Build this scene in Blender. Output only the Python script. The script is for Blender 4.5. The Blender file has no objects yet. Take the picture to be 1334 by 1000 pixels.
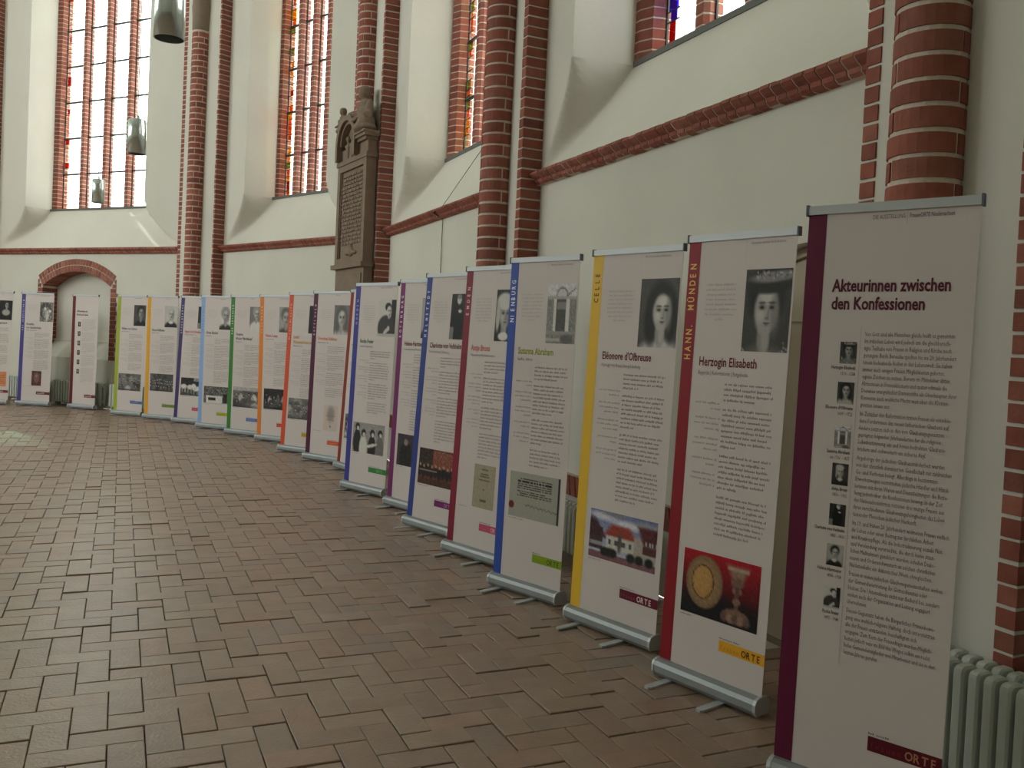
import bpy, math, random
import numpy as np
from mathutils import Matrix, Vector

# ---------------------------------------------------------------- camera, sky, exposure
scene = bpy.context.scene
COL = scene.collection
F_PX, EYE, ROLL, PITCH = 1150.0, 1.48, 0.046, math.radians(-1.4)

def camera_axes():
    c, s = math.cos(PITCH), math.sin(PITCH)
    fwd, up, right = Vector((0, c, s)), Vector((0, -s, c)), Vector((1, 0, 0))
    cr, sr = math.cos(ROLL), math.sin(ROLL)
    return right * cr + up * sr, up * cr - right * sr, fwd
CR, CU, CF = camera_axes()
cam_data = bpy.data.cameras.new('camera')
cam_data.sensor_width = 36.0
cam_data.lens = F_PX / 1334.0 * 36.0
cam_data.shift_y = -0.01789
cam_data.clip_start = 0.05
cam = bpy.data.objects.new('camera', cam_data)
M = Matrix.Identity(4)
for i in range(3):
    M[i][0], M[i][1], M[i][2] = CR[i], CU[i], -CF[i]
M[2][3] = EYE
cam.matrix_world = M
COL.objects.link(cam)
scene.camera = cam

world = bpy.data.worlds.new('overcast_sky')
scene.world = world
world.use_nodes = True
wb = world.node_tree.nodes['Background']
wb.inputs['Color'].default_value = (0.97, 1.0, 0.975, 1)
wb.inputs['Strength'].default_value = 4.2
sun_data = bpy.data.lights.new('sun_offscreen', 'SUN')
sun_data.energy = 3.0
sun_data.angle = math.radians(0.6)
sun_data.color = (1.0, 0.97, 0.90)
sun = bpy.data.objects.new('sun_offscreen', sun_data)
sun.rotation_euler = Vector((-0.70, 0.72, 1.018)).to_track_quat('Z', 'Y').to_euler()
sun.location = (-20, 30, 30)
COL.objects.link(sun)
scene.view_settings.view_transform = 'Standard'
scene.view_settings.look = 'None'
scene.view_settings.gamma = 1.0
scene.view_settings.use_curve_mapping = False
scene.view_settings.exposure = 0.82

def project(p):
    d = Vector(p) - Vector((0, 0, EYE))
    z = d.dot(CF)
    if z < 0.1:
        return None
    return 667 + F_PX * d.dot(CR) / z, 476.1 - F_PX * d.dot(CU) / z

# ---------------------------------------------------------------- helpers
rng = random.Random(7)

def lin(c):
    return tuple((x / 12.92 if x <= 0.04045 else ((x + 0.055) / 1.055) ** 2.4) for x in c)

class MB:
    """collects vertices, faces and colours, then links them as one mesh object"""
    def __init__(self):
        self.v, self.f, self.c = [], [], []
    def add(self, vs, fs, col=(1, 1, 1)):
        o = len(self.v)
        self.v.extend(tuple(p) for p in vs)
        self.f.extend(tuple(i + o for i in f) for f in fs)
        if col and hasattr(col[0], '__len__'):
            self.c.extend(col)
        else:
            self.c.extend([col] * len(vs))
        return self
    def box(self, x0, x1, y0, y1, z0, z1, col=(1, 1, 1)):
        vs = [(x, y, z) for z in (z0, z1) for y in (y0, y1) for x in (x0, x1)]
        return self.add(vs, [(0, 2, 3, 1), (4, 5, 7, 6), (0, 1, 5, 4), (2, 6, 7, 3), (0, 4, 6, 2), (1, 3, 7, 5)], col)
    def quad(self, a, b, c, d, col=(1, 1, 1)):
        return self.add([a, b, c, d], [(0, 1, 2, 3)], col)
    def prism(self, poly, z0, z1, fn=None, col=(1, 1, 1)):
        """poly: counter-clockwise plan outline (x, y)"""
        n = len(poly)
        vs = [(x, y, z0) for x, y in poly] + [(x, y, z1) for x, y in poly]
        if fn:
            vs = [fn(*p) for p in vs]
        fs = [tuple(range(n - 1, -1, -1)), tuple(range(n, 2 * n))]
        fs += [(i, (i + 1) % n, n + (i + 1) % n, n + i) for i in range(n)]
        return self.add(vs, fs, col)
    def tube(self, p, q, r, seg=8, r2=None, col=(1, 1, 1), cap=True):
        p, q = Vector(p), Vector(q)
        ax = (q - p).normalized()
        a = ax.orthogonal().normalized(); b = ax.cross(a)
        r2 = r if r2 is None else r2
        vs = []
        for c, rr in ((p, r), (q, r2)):
            for k in range(seg):
                t = 2 * math.pi * k / seg
                vs.append(c + (a * math.cos(t) + b * math.sin(t)) * rr)
        fs = [(k, (k + 1) % seg, seg + (k + 1) % seg, seg + k) for k in range(seg)]
        if cap:
            fs += [tuple(range(seg - 1, -1, -1)), tuple(range(seg, 2 * seg))]
        return self.add(vs, fs, col)
    def lathe(self, prof, seg=24, centre=(0, 0, 0), col=(1, 1, 1)):
        vs, fs = [], []
        for r, z in prof:
            for k in range(seg):
                t = 2 * math.pi * k / seg
                vs.append((centre[0] + r * math.cos(t), centre[1] + r * math.sin(t), centre[2] + z))
        for i in range(len(prof) - 1):
            for k in range(seg):
                a, b = i * seg + k, i * seg + (k + 1) % seg
                fs.append((a, b, b + seg, a + seg))
        return self.add(vs, fs, col)
    def ellipsoid(self, c, r, seg=12, rings=8, rot=None, col=(1, 1, 1)):
        vs, fs = [], []
        for i in range(rings + 1):
            ph = math.pi * i / rings
            for k in range(seg):
                t = 2 * math.pi * k / seg
                p = Vector((r[0] * math.sin(ph) * math.cos(t), r[1] * math.sin(ph) * math.sin(t), r[2] * math.cos(ph)))
                if rot:
                    p = rot @ p
                vs.append(Vector(c) + p)
        for i in range(rings):
            for k in range(seg):
                a, b = i * seg + k, i * seg + (k + 1) % seg
                fs.append((a, a + seg, b + seg, b))
        return self.add(vs, fs, col)
    def mesh(self, name, mat, smooth=False):
        me = bpy.data.meshes.new(name)
        me.from_pydata(self.v, [], self.f)
        if len(set(self.c)) > 1 or mat in COLOURED:
            at = me.color_attributes.new('Col', 'FLOAT_COLOR', 'POINT')
            arr = np.ones((len(self.v), 4), dtype=np.float32)
            arr[:, :3] = np.array(self.c, dtype=np.float32)
            at.data.foreach_set('color', arr.ravel())
        me.materials.append(MAT[mat])
        if smooth:
            me.polygons.foreach_set('use_smooth', [True] * len(me.polygons))
        me.update()
        return me
    def build(self, name, mat, parent=None, smooth=False):
        return link(name, self.mesh(name, mat, smooth), parent)

def link(name, data, parent=None, matrix=None):
    o = bpy.data.objects.new(name, data)
    COL.objects.link(o)
    if parent is not None:
        o.parent = parent
    if matrix is not None:
        o.matrix_local = matrix
    return o

def tag(o, label=None, cat=None, group=None, kind=None):
    for k, v in (('label', label), ('category', cat), ('group', group), ('kind', kind)):
        if v:
            o[k] = v
    return o

def thing(name, label, cat, matrix, group=None):
    o = link(name, None, None, matrix)
    o.empty_display_size = 0.1
    return tag(o, label, cat, group)

def structure(o, label=None, cat=None):
    return tag(o, label, cat, None, 'structure')

def mat_at(origin, d, z=0.0):
    """matrix whose local x runs along plan direction d"""
    m = Matrix.Rotation(math.atan2(d[1], d[0]), 4, 'Z')
    m.translation = Vector((origin[0], origin[1], z))
    return m

# ---------------------------------------------------------------- materials
MAT = {}
COLOURED = {'print', 'stained'}

def new_mat(name):
    m = bpy.data.materials.new(name)
    m.use_nodes = True
    MAT[name] = m
    nt = m.node_tree
    return m, nt, nt.nodes['Principled BSDF']

def simple(name, col, rough=0.6, metal=0.0, noise=0.0, nscale=8.0, bump=0.0, bscale=60.0, spec=None):
    m, nt, b = new_mat(name)
    b.inputs['Roughness'].default_value = rough
    b.inputs['Metallic'].default_value = metal
    if spec is not None:
        b.inputs['Specular IOR Level'].default_value = spec
    c = lin(col)
    b.inputs['Base Color'].default_value = (*c, 1)
    if noise or bump:
        tc = nt.nodes.new('ShaderNodeTexCoord')
    if noise:
        n = nt.nodes.new('ShaderNodeTexNoise')
        n.inputs['Scale'].default_value = nscale
        n.inputs['Detail'].default_value = 6
        r = nt.nodes.new('ShaderNodeMapRange')
        r.inputs[3].default_value = 1 - noise
        r.inputs[4].default_value = 1 + noise
        mx = nt.nodes.new('ShaderNodeMix'); mx.data_type = 'RGBA'; mx.blend_type = 'MULTIPLY'
        mx.inputs[0].default_value = 1
        mx.inputs[6].default_value = (*c, 1)
        nt.links.new(tc.outputs['Object'], n.inputs['Vector'])
        nt.links.new(n.outputs['Fac'], r.inputs[0])
        nt.links.new(r.outputs[0], mx.inputs[7])
        nt.links.new(mx.outputs[2], b.inputs['Base Color'])
    if bump:
        n2 = nt.nodes.new('ShaderNodeTexNoise')
        n2.inputs['Scale'].default_value = bscale
        n2.inputs['Detail'].default_value = 4
        bp = nt.nodes.new('ShaderNodeBump')
        bp.inputs['Strength'].default_value = bump
        bp.inputs['Distance'].default_value = 0.01
        nt.links.new(tc.outputs['Object'], n2.inputs['Vector'])
        nt.links.new(n2.outputs['Fac'], bp.inputs['Height'])
        nt.links.new(bp.outputs[0], b.inputs['Normal'])
    return m

def brick_mat(name, cols, rough=0.8, bump=0.5, fine=0.18, spec=0.3, nscale=14.0):
    """colour differs from brick to brick: by object and by loose piece"""
    m, nt, b = new_mat(name)
    oi = nt.nodes.new('ShaderNodeObjectInfo'); ge = nt.nodes.new('ShaderNodeNewGeometry')
    ad = nt.nodes.new('ShaderNodeMath'); ad.operation = 'ADD'
    fr = nt.nodes.new('ShaderNodeMath'); fr.operation = 'FRACT'
    nt.links.new(oi.outputs['Random'], ad.inputs[0]); nt.links.new(ge.outputs['Random Per Island'], ad.inputs[1])
    nt.links.new(ad.outputs[0], fr.inputs[0])
    ramp = nt.nodes.new('ShaderNodeValToRGB')
    ramp.color_ramp.interpolation = 'LINEAR'
    el = ramp.color_ramp.elements
    while len(el) < len(cols):
        el.new(0.5)
    for i, c in enumerate(cols):
        el[i].position = i / (len(cols) - 1)
        el[i].color = (*lin(c), 1)
    nt.links.new(fr.outputs[0], ramp.inputs[0])
    n = nt.nodes.new('ShaderNodeTexNoise'); n.inputs['Scale'].default_value = nscale; n.inputs['Detail'].default_value = 8
    nt.links.new(ge.outputs['Position'], n.inputs['Vector'])
    r = nt.nodes.new('ShaderNodeMapRange'); r.inputs[3].default_value = 1 - fine * 2; r.inputs[4].default_value = 1 + fine * 2
    nt.links.new(n.outputs['Fac'], r.inputs[0])
    mx = nt.nodes.new('ShaderNodeMix'); mx.data_type = 'RGBA'; mx.blend_type = 'MULTIPLY'; mx.inputs[0].default_value = 1
    nt.links.new(ramp.outputs[0], mx.inputs[6]); nt.links.new(r.outputs[0], mx.inputs[7])
    nt.links.new(mx.outputs[2], b.inputs['Base Color'])
    b.inputs['Roughness'].default_value = rough
    b.inputs['Specular IOR Level'].default_value = spec
    n2 = nt.nodes.new('ShaderNodeTexNoise'); n2.inputs['Scale'].default_value = 70; n2.inputs['Detail'].default_value = 4
    nt.links.new(ge.outputs['Position'], n2.inputs['Vector'])
    bp = nt.nodes.new('ShaderNodeBump'); bp.inputs['Strength'].default_value = bump; bp.inputs['Distance'].default_value = 0.006
    nt.links.new(n2.outputs['Fac'], bp.inputs['Height']); nt.links.new(bp.outputs[0], b.inputs['Normal'])

simple('plaster', (0.85, 0.84, 0.80), 0.9, noise=0.07, nscale=1.6, bump=0.25, bscale=9, spec=0.2)
simple('mortar', (0.84, 0.78, 0.73), 0.95, noise=0.12, nscale=25, bump=0.4)
brick_mat('brick', [(0.54, 0.32, 0.27), (0.61, 0.36, 0.30), (0.57, 0.33, 0.28), (0.64, 0.41, 0.34), (0.51, 0.31, 0.27)])
brick_mat('paver', [(0.57, 0.48, 0.42), (0.60, 0.52, 0.46), (0.58, 0.47, 0.40), (0.55, 0.48, 0.43), (0.61, 0.50, 0.43)], rough=0.32, bump=0.35, fine=0.12, spec=0.5, nscale=9)
simple('floor_joint', (0.30, 0.26, 0.23), 0.95)
simple('sandstone', (0.52, 0.45, 0.39), 0.9, noise=0.22, nscale=9, bump=0.6, bscale=40)
simple('capital_stone', (0.56, 0.50, 0.43), 0.9, noise=0.1, nscale=9, bump=0.4)
simple('banner_sheet', (0.85, 0.81, 0.80), 0.55, spec=0.3)
simple('aluminium', (0.60, 0.62, 0.63), 0.5, metal=0.5)
simple('rail_grey', (0.74, 0.76, 0.77), 0.5, metal=0.3)
simple('end_cap', (0.36, 0.39, 0.44), 0.5)
simple('radiator_paint', (0.78, 0.80, 0.77), 0.4, noise=0.04, nscale=12)
simple('lead', (0.20, 0.21, 0.20), 0.7, metal=0.2)
simple('sill_lead', (0.42, 0.43, 0.41), 0.7, metal=0.3)
simple('door_paint', (0.74, 0.69, 0.60), 0.6, noise=0.05, nscale=4)
simple('lamp_metal', (0.84, 0.88, 0.87), 0.22, metal=0.9)
simple('lamp_inside', (0.25, 0.27, 0.27), 0.6)
simple('cable', (0.15, 0.15, 0.14), 0.6)

def print_mat():
    m, nt, b = new_mat('print')
    a = nt.nodes.new('ShaderNodeVertexColor'); a.layer_name = 'Col'
    nt.links.new(a.outputs['Color'], b.inputs['Base Color'])
    b.inputs['Roughness'].default_value = 0.5
    b.inputs['Specular IOR Level'].default_value = 0.3
print_mat()

def glass_mat(name, vertex):
    m, nt, b = new_mat(name)
    nt.nodes.remove(b)
    out = nt.nodes['Material Output']
    t = nt.nodes.new('ShaderNodeBsdfTransparent')
    t.inputs['Color'].default_value = (0.93, 0.97, 0.95, 1)
    g = nt.nodes.new('ShaderNodeBsdfGlossy'); g.inputs['Roughness'].default_value = 0.08
    mx = nt.nodes.new('ShaderNodeMixShader'); mx.inputs[0].default_value = 0.05
    if vertex:
        a = nt.nodes.new('ShaderNodeVertexColor'); a.layer_name = 'Col'
        nt.links.new(a.outputs['Color'], t.inputs['Color'])
    nt.links.new(t.outputs[0], mx.inputs[1]); nt.links.new(g.outputs[0], mx.inputs[2])
    nt.links.new(mx.outputs[0], out.inputs['Surface'])
glass_mat('glass', False)
glass_mat('stained', True)

# ---------------------------------------------------------------- plan of the choir
TOPZ = 11.5          # ceiling height
STR0, STR1 = 2.75, 2.87   # string course
SILL = 3.66          # window sill
WTOP = 9.2
REC = -0.5           # plaster reveal depth
GLZ = -0.66          # glass plane
PIER = 0.17          # piers stand proud of the bays

class Frame:
    """local wall coordinates: u along the wall, n into the room, z up"""
    def __init__(self, P, Q):
        self.P = Vector((P[0], P[1], 0)); d = Vector((Q[0] - P[0], Q[1] - P[1], 0))
        self.L = d.length; self.d = d.normalized(); self.N = Vector((-self.d.y, self.d.x, 0))
    def w(self, u, n, z):
        return self.P + self.d * u + self.N * n + Vector((0, 0, z))
    def mat(self, u, n, z):
        m = Matrix.Identity(4)
        for i in range(3):
            m[i][0], m[i][1] = self.d[i], self.N[i]
        m.translation = self.w(u, n, z)
        return m

D1 = Vector((-0.4056, 0.914, 0)).normalized()
O1 = Vector((1.52, 4.05, 0))
P2, P3, P4 = (-1.903, 11.765), (-5.04, 14.66), (-10.3, 17.22)
FS = Frame(O1, O1 + D1 * 10)
F3 = Frame(P2, P3)
F4 = Frame(P3, P4)

def arc_top(h, u):
    """underside of a segmental arch over hole h = (ua, ub, z0, spring, rise)"""
    ua, ub, z0, zs, rise = h[:5]
    c, hw = (ua + ub) / 2, (ub - ua) / 2
    if rise <= 0:
        return zs
    R = (hw * hw + rise * rise) / (2 * rise)
    return zs + math.sqrt(max(R * R - (u - c) ** 2, 0)) - (R - rise)

def plain_wall(mb, fr, u0, u1, z0, z1, holes=(), n=0.0):
    """wall face at depth n with openings left free"""
    cuts = [u0, u1]
    for h in holes:
        k = 14 if h[4] > 0 else 1
        cuts += [h[0] + (h[1] - h[0]) * i / k for i in range(k + 1)]
    cuts = sorted(set(round(c, 5) for c in cuts if u0 - 1e-6 <= c <= u1 + 1e-6))
    for a, b in zip(cuts, cuts[1:]):
        mid = (a + b) / 2
        h = next((h for h in holes if h[0] < mid < h[1]), None)
        if h is None:
            mb.quad(fr.w(b, n, z0), fr.w(a, n, z0), fr.w(a, n, z1), fr.w(b, n, z1))
        else:
            if h[2] > z0:
                mb.quad(fr.w(b, n, z0), fr.w(a, n, z0), fr.w(a, n, h[2]), fr.w(b, n, h[2]))
            mb.quad(fr.w(b, n, arc_top(h, b)), fr.w(a, n, arc_top(h, a)), fr.w(a, n, z1), fr.w(b, n, z1))

# ---------------------------------------------------------------- floor: herringbone brick paving
ROOM = [(5.25, -4.35), (O1 + D1 * 8.44)[:2], P3, P4, (-14.8, 16.6), (-17.6, 12.9), (-9.8, -4.7)]

def build_floor():
    mb = MB()
    big = [(8.0, -6.0), (8, 6), (0, 19), (-19, 19), (-21, 11), (-12, -6.5)]
    mb.prism(big, -0.3, -0.016)
    fl = structure(mb.build('floor', 'floor_joint'), 'grey brown brick floor laid in herringbone', 'floor')
    a = 0.125
    g = 0.0018
    ax = Vector((D1.y, -D1.x, 0)); ay = D1.copy()       # axes of the paving follow the straight wall
    def unit(L, Wd, b=0.003, h=0.03):
        x, y = L - g, Wd - g
        lo = [(g, g), (x, g), (x, y), (g, y)]
        hi = [(g + b, g + b), (x - b, g + b), (x - b, y - b), (g + b, y - b)]
        vs = [(p[0], p[1], -h) for p in lo] + [(p[0], p[1], -b * 0.7) for p in lo] + [(p[0], p[1], 0) for p in hi]
        fs = [(8, 9, 10, 11)]
        for k in range(4):
            j = (k + 1) % 4
            fs += [(k, j, 4 + j, 4 + k), (4 + k, 4 + j, 8 + j, 8 + k)]
        return vs, fs
    H, V = unit(2 * a, a), unit(a, 2 * a)
    def inside(p):
        r = False
        n = len(ROOM)
        for i in range(n):
            (x1, y1), (x2, y2) = ROOM[i], ROOM[(i + 1) % n]
            if (y1 > p.y) != (y2 > p.y) and p.x < (x2 - x1) * (p.y - y1) / (y2 - y1) + x1:
                r = not r
        return r
    cand = []
    for i in range(-150, 150):
        for j in range(-60, 190):
            r = (i - j) % 4
            if r == 0:
                kind, c = 'H', Vector((i + 1, j + .5, 0))
            elif r == 3:
                kind, c = 'V', Vector((i + .5, j + 1, 0))
            else:
                continue
            p = ax * (c.x * a) + ay * (c.y * a)
            if p.y < -3.5 or not inside(p):
                continue
            o = ax * (i * a) + ay * (j * a)
            q = project((p.x, p.y, 0))
            score = 0.0
            if q and -10 < q[0] < 1000 and 520 < q[1] < 1010 and p.y > 2:
                # hidden strip behind the banners gets no score
                if q[1] > 540 + max(0, q[0] - 140) * 0.40:
                    score = 1.0 / (p.y ** 2)
            cand.append((score, kind, o))
    cand.sort(key=lambda t: -t[0])
    mh, mv = MB(), MB()
    mh.add(*H); mv.add(*V)
    mesh = {'H': mh.mesh('brick', 'paver'), 'V': mv.mesh('brick', 'paver')}
    R = random.Random(3)
    rot = Matrix.Identity(4)
    for i in range(3):
        rot[i][0], rot[i][1] = ax[i], ay[i]
    rest = MB()
    for k, (s, kind, o) in enumerate(cand):
        dz = R.uniform(-0.003, 0.003) + (0.004 if R.random() < 0.08 else 0)
        tx, ty = R.uniform(-0.008, 0.008), R.uniform(-0.008, 0.008)
        m = rot.copy(); m.translation = o + Vector((0, 0, dz))
        m = m @ Matrix.Rotation(tx, 4, 'X') @ Matrix.Rotation(ty, 4, 'Y')
        if k < 300 and s > 0:
            link('brick', mesh[kind], fl, m)
        else:
            vs, fs = H if kind == 'H' else V
            rest.add([m @ Vector(v) for v in vs], fs)
    tag(rest.build('brick_paving', 'paver', fl), kind='stuff')
build_floor()

# ---------------------------------------------------------------- brick columns and strips
def brick_stack(parent, fr, u, n, z0, z1, pitch, variants, zind=None, joint=0.013, mat='brick', jitter=0.0015, seed=1):
    """courses of bricks; variants: one list of plan outlines per alternating course"""
    R = random.Random(seed)
    meshes = {}
    rest = MB()
    k = 0
    z = z0
    while z < z1 - 0.02:
        for vi, poly in enumerate(variants[k % len(variants)]):
            h = pitch - joint
            if zind and zind[0] <= z <= zind[1]:
                key = (k % len(variants), vi)
                px = sum(q[0] for q in poly) / len(poly); py = sum(q[1] for q in poly) / len(poly)
                if key not in meshes:
                    meshes[key] = MB().prism([(x - px, y - py) for x, y in poly], 0, h).mesh('brick', mat)
                m = fr.mat(u + px + R.uniform(-jitter, jitter), n + py + R.uniform(-jitter, jitter), z + R.uniform(-jitter, jitter))
                link('brick', meshes[key], parent, m @ Matrix.Rotation(R.uniform(-.008, .008), 4, 'Z'))
            else:
                rest.prism(poly, z, z + h, lambda x, y, zz: fr.w(u + x, n + y, zz))
        z += pitch
        k += 1
    if rest.v:
        tag(rest.build('brick_courses', mat, parent), kind='stuff')

def arc_poly(r, ri, a0, a1, step=14):
    k = max(2, int(abs(a1 - a0) / step))
    out = [(r * math.sin(math.radians(a0 + (a1 - a0) * i / k)), r * math.cos(math.radians(a0 + (a1 - a0) * i / k))) for i in range(k + 1)]
    inn = [(ri * math.sin(math.radians(a1 - (a1 - a0) * i / k)), ri * math.cos(math.radians(a1 - (a1 - a0) * i / k))) for i in range(k + 1)]
    p = out + inn
    return p[::-1]

trim_n = [0]
def trim_name():
    trim_n[0] += 1
    return 'trim_%d' % trim_n[0]

def shaft(fr, u, n, zind, label, z0=0.0, ztop=TOPZ, r=0.138, pitch=0.094, seed=1, ja=(-35, 75), jb=(-75, 35)):
    mb = MB()
    seg = 20
    ring = [(u + (r - 0.005) * math.cos(2 * math.pi * k / seg), n + (r - 0.005) * math.sin(2 * math.pi * k / seg)) for k in range(seg)]
    mb.prism(ring, z0, ztop, lambda x, y, z: fr.w(x, y, z))
    core = structure(mb.build(trim_name(), 'mortar', smooth=False), label, 'brick shaft')
    g = 2.8
    def course(js):
        cuts = [-118] + [q for q in js if -116 < q < 116] + [118]
        return [arc_poly(r, r - .05, p + (g if i else 0), q - (g if i < len(cuts) - 2 else 0)) for i, (p, q) in enumerate(zip(cuts, cuts[1:]))]
    e = [course(ja), course(jb)]
    brick_stack(core, fr, u, n, z0 + 0.006, ztop, pitch, e, zind, joint=0.019, seed=seed)
    return core

def strip(fr, u, side, zind, label, z0=0.0, ztop=TOPZ, face=0.07, seed=1):
    """brick corner of a pier; side = +1 when the pier lies towards larger u"""
    mb = MB()
    a, b = (u, u + face) if side > 0 else (u - face, u)
    mb.prism([(a + .004, -.02), (b - .004, -.02), (b - .004, PIER - .004 + .002), (a + .004, PIER - .004 + .002)], z0, ztop, lambda x, y, z: fr.w(x, y, z))
    core = structure(mb.build(trim_name(), 'mortar'), label, 'brick trim')
    x0, x1 = (-.006, face) if side > 0 else (-face, .006)
    poly = [(x0, -.01), (x1, -.01), (x1, PIER + .007), (x0, PIER + .007)]
    brick_stack(core, fr, u, 0, z0 + 0.006, ztop, 0.080, [[poly]], zind, joint=0.014, seed=seed)
    return core

# pier ends measured along the straight wall (t) and along the two turned walls
S0a, S0b = -1.03, -0.22       # pier beside the door
S1a, S1b = 3.35, 4.10         # next pier
S2 = 7.68
B3a, B3b = 0.32, 3.93
B4a, B4b = 0.61, 5.55

pierwall = MB()
def pier_face(a, b, za=0.0, zb=TOPZ):
    pierwall.quad(Vector((b.x, b.y, za)), Vector((a.x, a.y, za)), Vector((a.x, a.y, zb)), Vector((b.x, b.y, zb)))

def pier(fa, ua, fb, ub):
    A0, A1, B1, B0 = fa.w(ua, 0, 0), fa.w(ua, PIER, 0), fb.w(ub, PIER, 0), fb.w(ub, 0, 0)
    pier_face(A0, A1); pier_face(A1, B1); pier_face(B1, B0)
    return Frame(A1, B1)
PF0 = pier(FS, S0a, FS, S0b)
PF1 = pier(FS, S1a, FS, S1b)
PF2 = pier(FS, S2, F3, B3a)
PF3 = pier(F3, B3b, F4, B4a)
FE = Frame(P4, (-14.8, 16.6))
PF4 = pier(F4, B4b, FE, 0.5)
structure(pierwall.build('wall_piers', 'plaster'), 'flat plastered piers between the wall bays', 'wall')

shaft(PF0, PF0.L / 2 + 0.03, 0.06, (1.2, 3.3), 'thick round brick shaft beside the white door', seed=11, ja=(-92, 80), jb=(18,))
shaft(PF1, PF1.L / 2, 0.06, (1.4, 5.0), 'round brick shaft between the two bays of the straight wall', seed=12, ja=(-88, 60), jb=(0,))
shaft(PF2, PF2.L * 0.45, 0.04, (4.1, 6.4), 'round brick shaft rising behind the stone epitaph', z0=3.9, seed=13)
shaft(PF3, PF3.L * 0.50, 0.04, (1.8, 6.25), 'round brick shaft that ends in a grey stone capital', ztop=6.32, seed=14)
shaft(PF4, PF4.L * 0.50, 0.04, None, 'round brick shaft past the wide bright window', seed=15)

# grey stone continuation of the fourth shaft
mb = MB()
c = PF3.w(PF3.L * .5, 0.04, 0)
mb.lathe([(0.10, 6.32), (0.142, 6.34), (0.146, 6.55), (0.150, 6.62), (0.156, 6.70), (0.15, 6.76), (0.15, 9.0), (0.0, 9.0)], 20, (c.x, c.y, 0))
structure(mb.build(trim_name(), 'capital_stone', smooth=True), 'grey stone capital above the brick shaft', 'capital')

strip(FS, S0a, +1, (0.3, 2.4), 'brick corner strip beside the radiator of the near pier', seed=21)
strip(FS, S0b, -1, (1.6, 3.4), 'narrow brick strip where the string course ends by the thick shaft', seed=22)
strip(FS, S1a, +1, (1.7, 5.0), 'wide brick corner strip of the pier with the middle shaft', seed=23)
strip(FS, S1b, -1, None, 'brick corner strip hidden behind the middle shaft', seed=24)
strip(FS, S2, +1, (2.0, 6.3), 'brick corner strip beside the stone epitaph', seed=25)
strip(F3, B3a, -1, None, 'thin brick strip above the stone epitaph', seed=26)
strip(F3, B3b, +1, (2.3, 7.0), 'brick corner strip beside the shaft with the stone capital', seed=27)
strip(F4, B4a, -1, None, 'thin brick strip beside the wide bright window', seed=28)
strip(F4, B4b, +1, None, 'brick strip at the far side of the wide bright window', seed=29)

# ---------------------------------------------------------------- bays: plaster, string course, window
def string_course(fr, u0, u1, label, single, seed):
    prof = [(0.0, STR0), (0.035, STR0 + .003), (0.055, STR0 + .018), (0.060, STR0 + .04), (0.085, STR0 + .055),
            (0.105, STR0 + .075), (0.10, STR0 + .095), (0.06, STR0 + .112), (0.0, STR1)]
    def piece(m, a, b, shrink, fn):
        p = [(max(n - shrink, -.01) if 0 < i < len(prof) - 1 else -0.02, z) for i, (n, z) in enumerate(prof)]
        k = len(p)
        vs = [fn(a, n, z) for n, z in p] + [fn(b, n, z) for n, z in p]
        fs = [tuple(range(k)), tuple(range(2 * k - 1, k - 1, -1))] + [(i, k + i, k + (i + 1) % k, (i + 1) % k) for i in range(k)]
        m.add(vs, fs)
    mb = MB()
    piece(mb, u0 + .001, u1 - .001, 0.005, fr.w)
    core = structure(mb.build(trim_name(), 'mortar'), label, 'string course')
    R = random.Random(seed)
    k = int(round((u1 - u0) / 0.080)); pitch = (u1 - u0) / k
    rest = MB()
    one = MB(); piece(one, 0, pitch - 0.010, 0.0, lambda u, n, z: Vector((u, n, z - STR0)))
    me = one.mesh('brick', 'brick')
    for i in range(k):
        a = u0 + i * pitch + .005
        if single:
            link('brick', me, core, fr.mat(a, R.uniform(-.002, .002), STR0 + R.uniform(-.002, .002)) @ Matrix.Rotation(R.uniform(-.02, .02), 4, 'Y'))
        else:
            piece(rest, a, a + pitch - .010, R.uniform(-.002, .001), fr.w)
    if rest.v:
        tag(rest.build('brick_row', 'brick', core), kind='stuff')

win_n = [0]
def portal(fr, ua, ub, za, zb, n):
    q = project(fr.w((ua + ub) / 2, n, (za + zb) / 2))
    seen = q is not None and 0 <= q[0] <= 1334 and 0 <= q[1] <= 1000
    pname = 'window_portal' if seen else 'window_portal_%d_offscreen' % (len(bpy.data.lights) + 1)
    l = bpy.data.lights.new(pname, 'AREA')
    l.shape = 'RECTANGLE'; l.size = ub - ua; l.size_y = zb - za
    l.cycles.is_portal = True
    o = bpy.data.objects.new(pname, l)
    c = fr.w((ua + ub) / 2, n, (za + zb) / 2)
    z = -fr.N; x = fr.d; y = z.cross(x)
    m = Matrix.Identity(4)
    for i in range(3):
        m[i][0], m[i][1], m[i][2] = x[i], y[i], z[i]
    m.translation = c
    o.matrix_world = m
    COL.objects.link(o)

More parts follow.
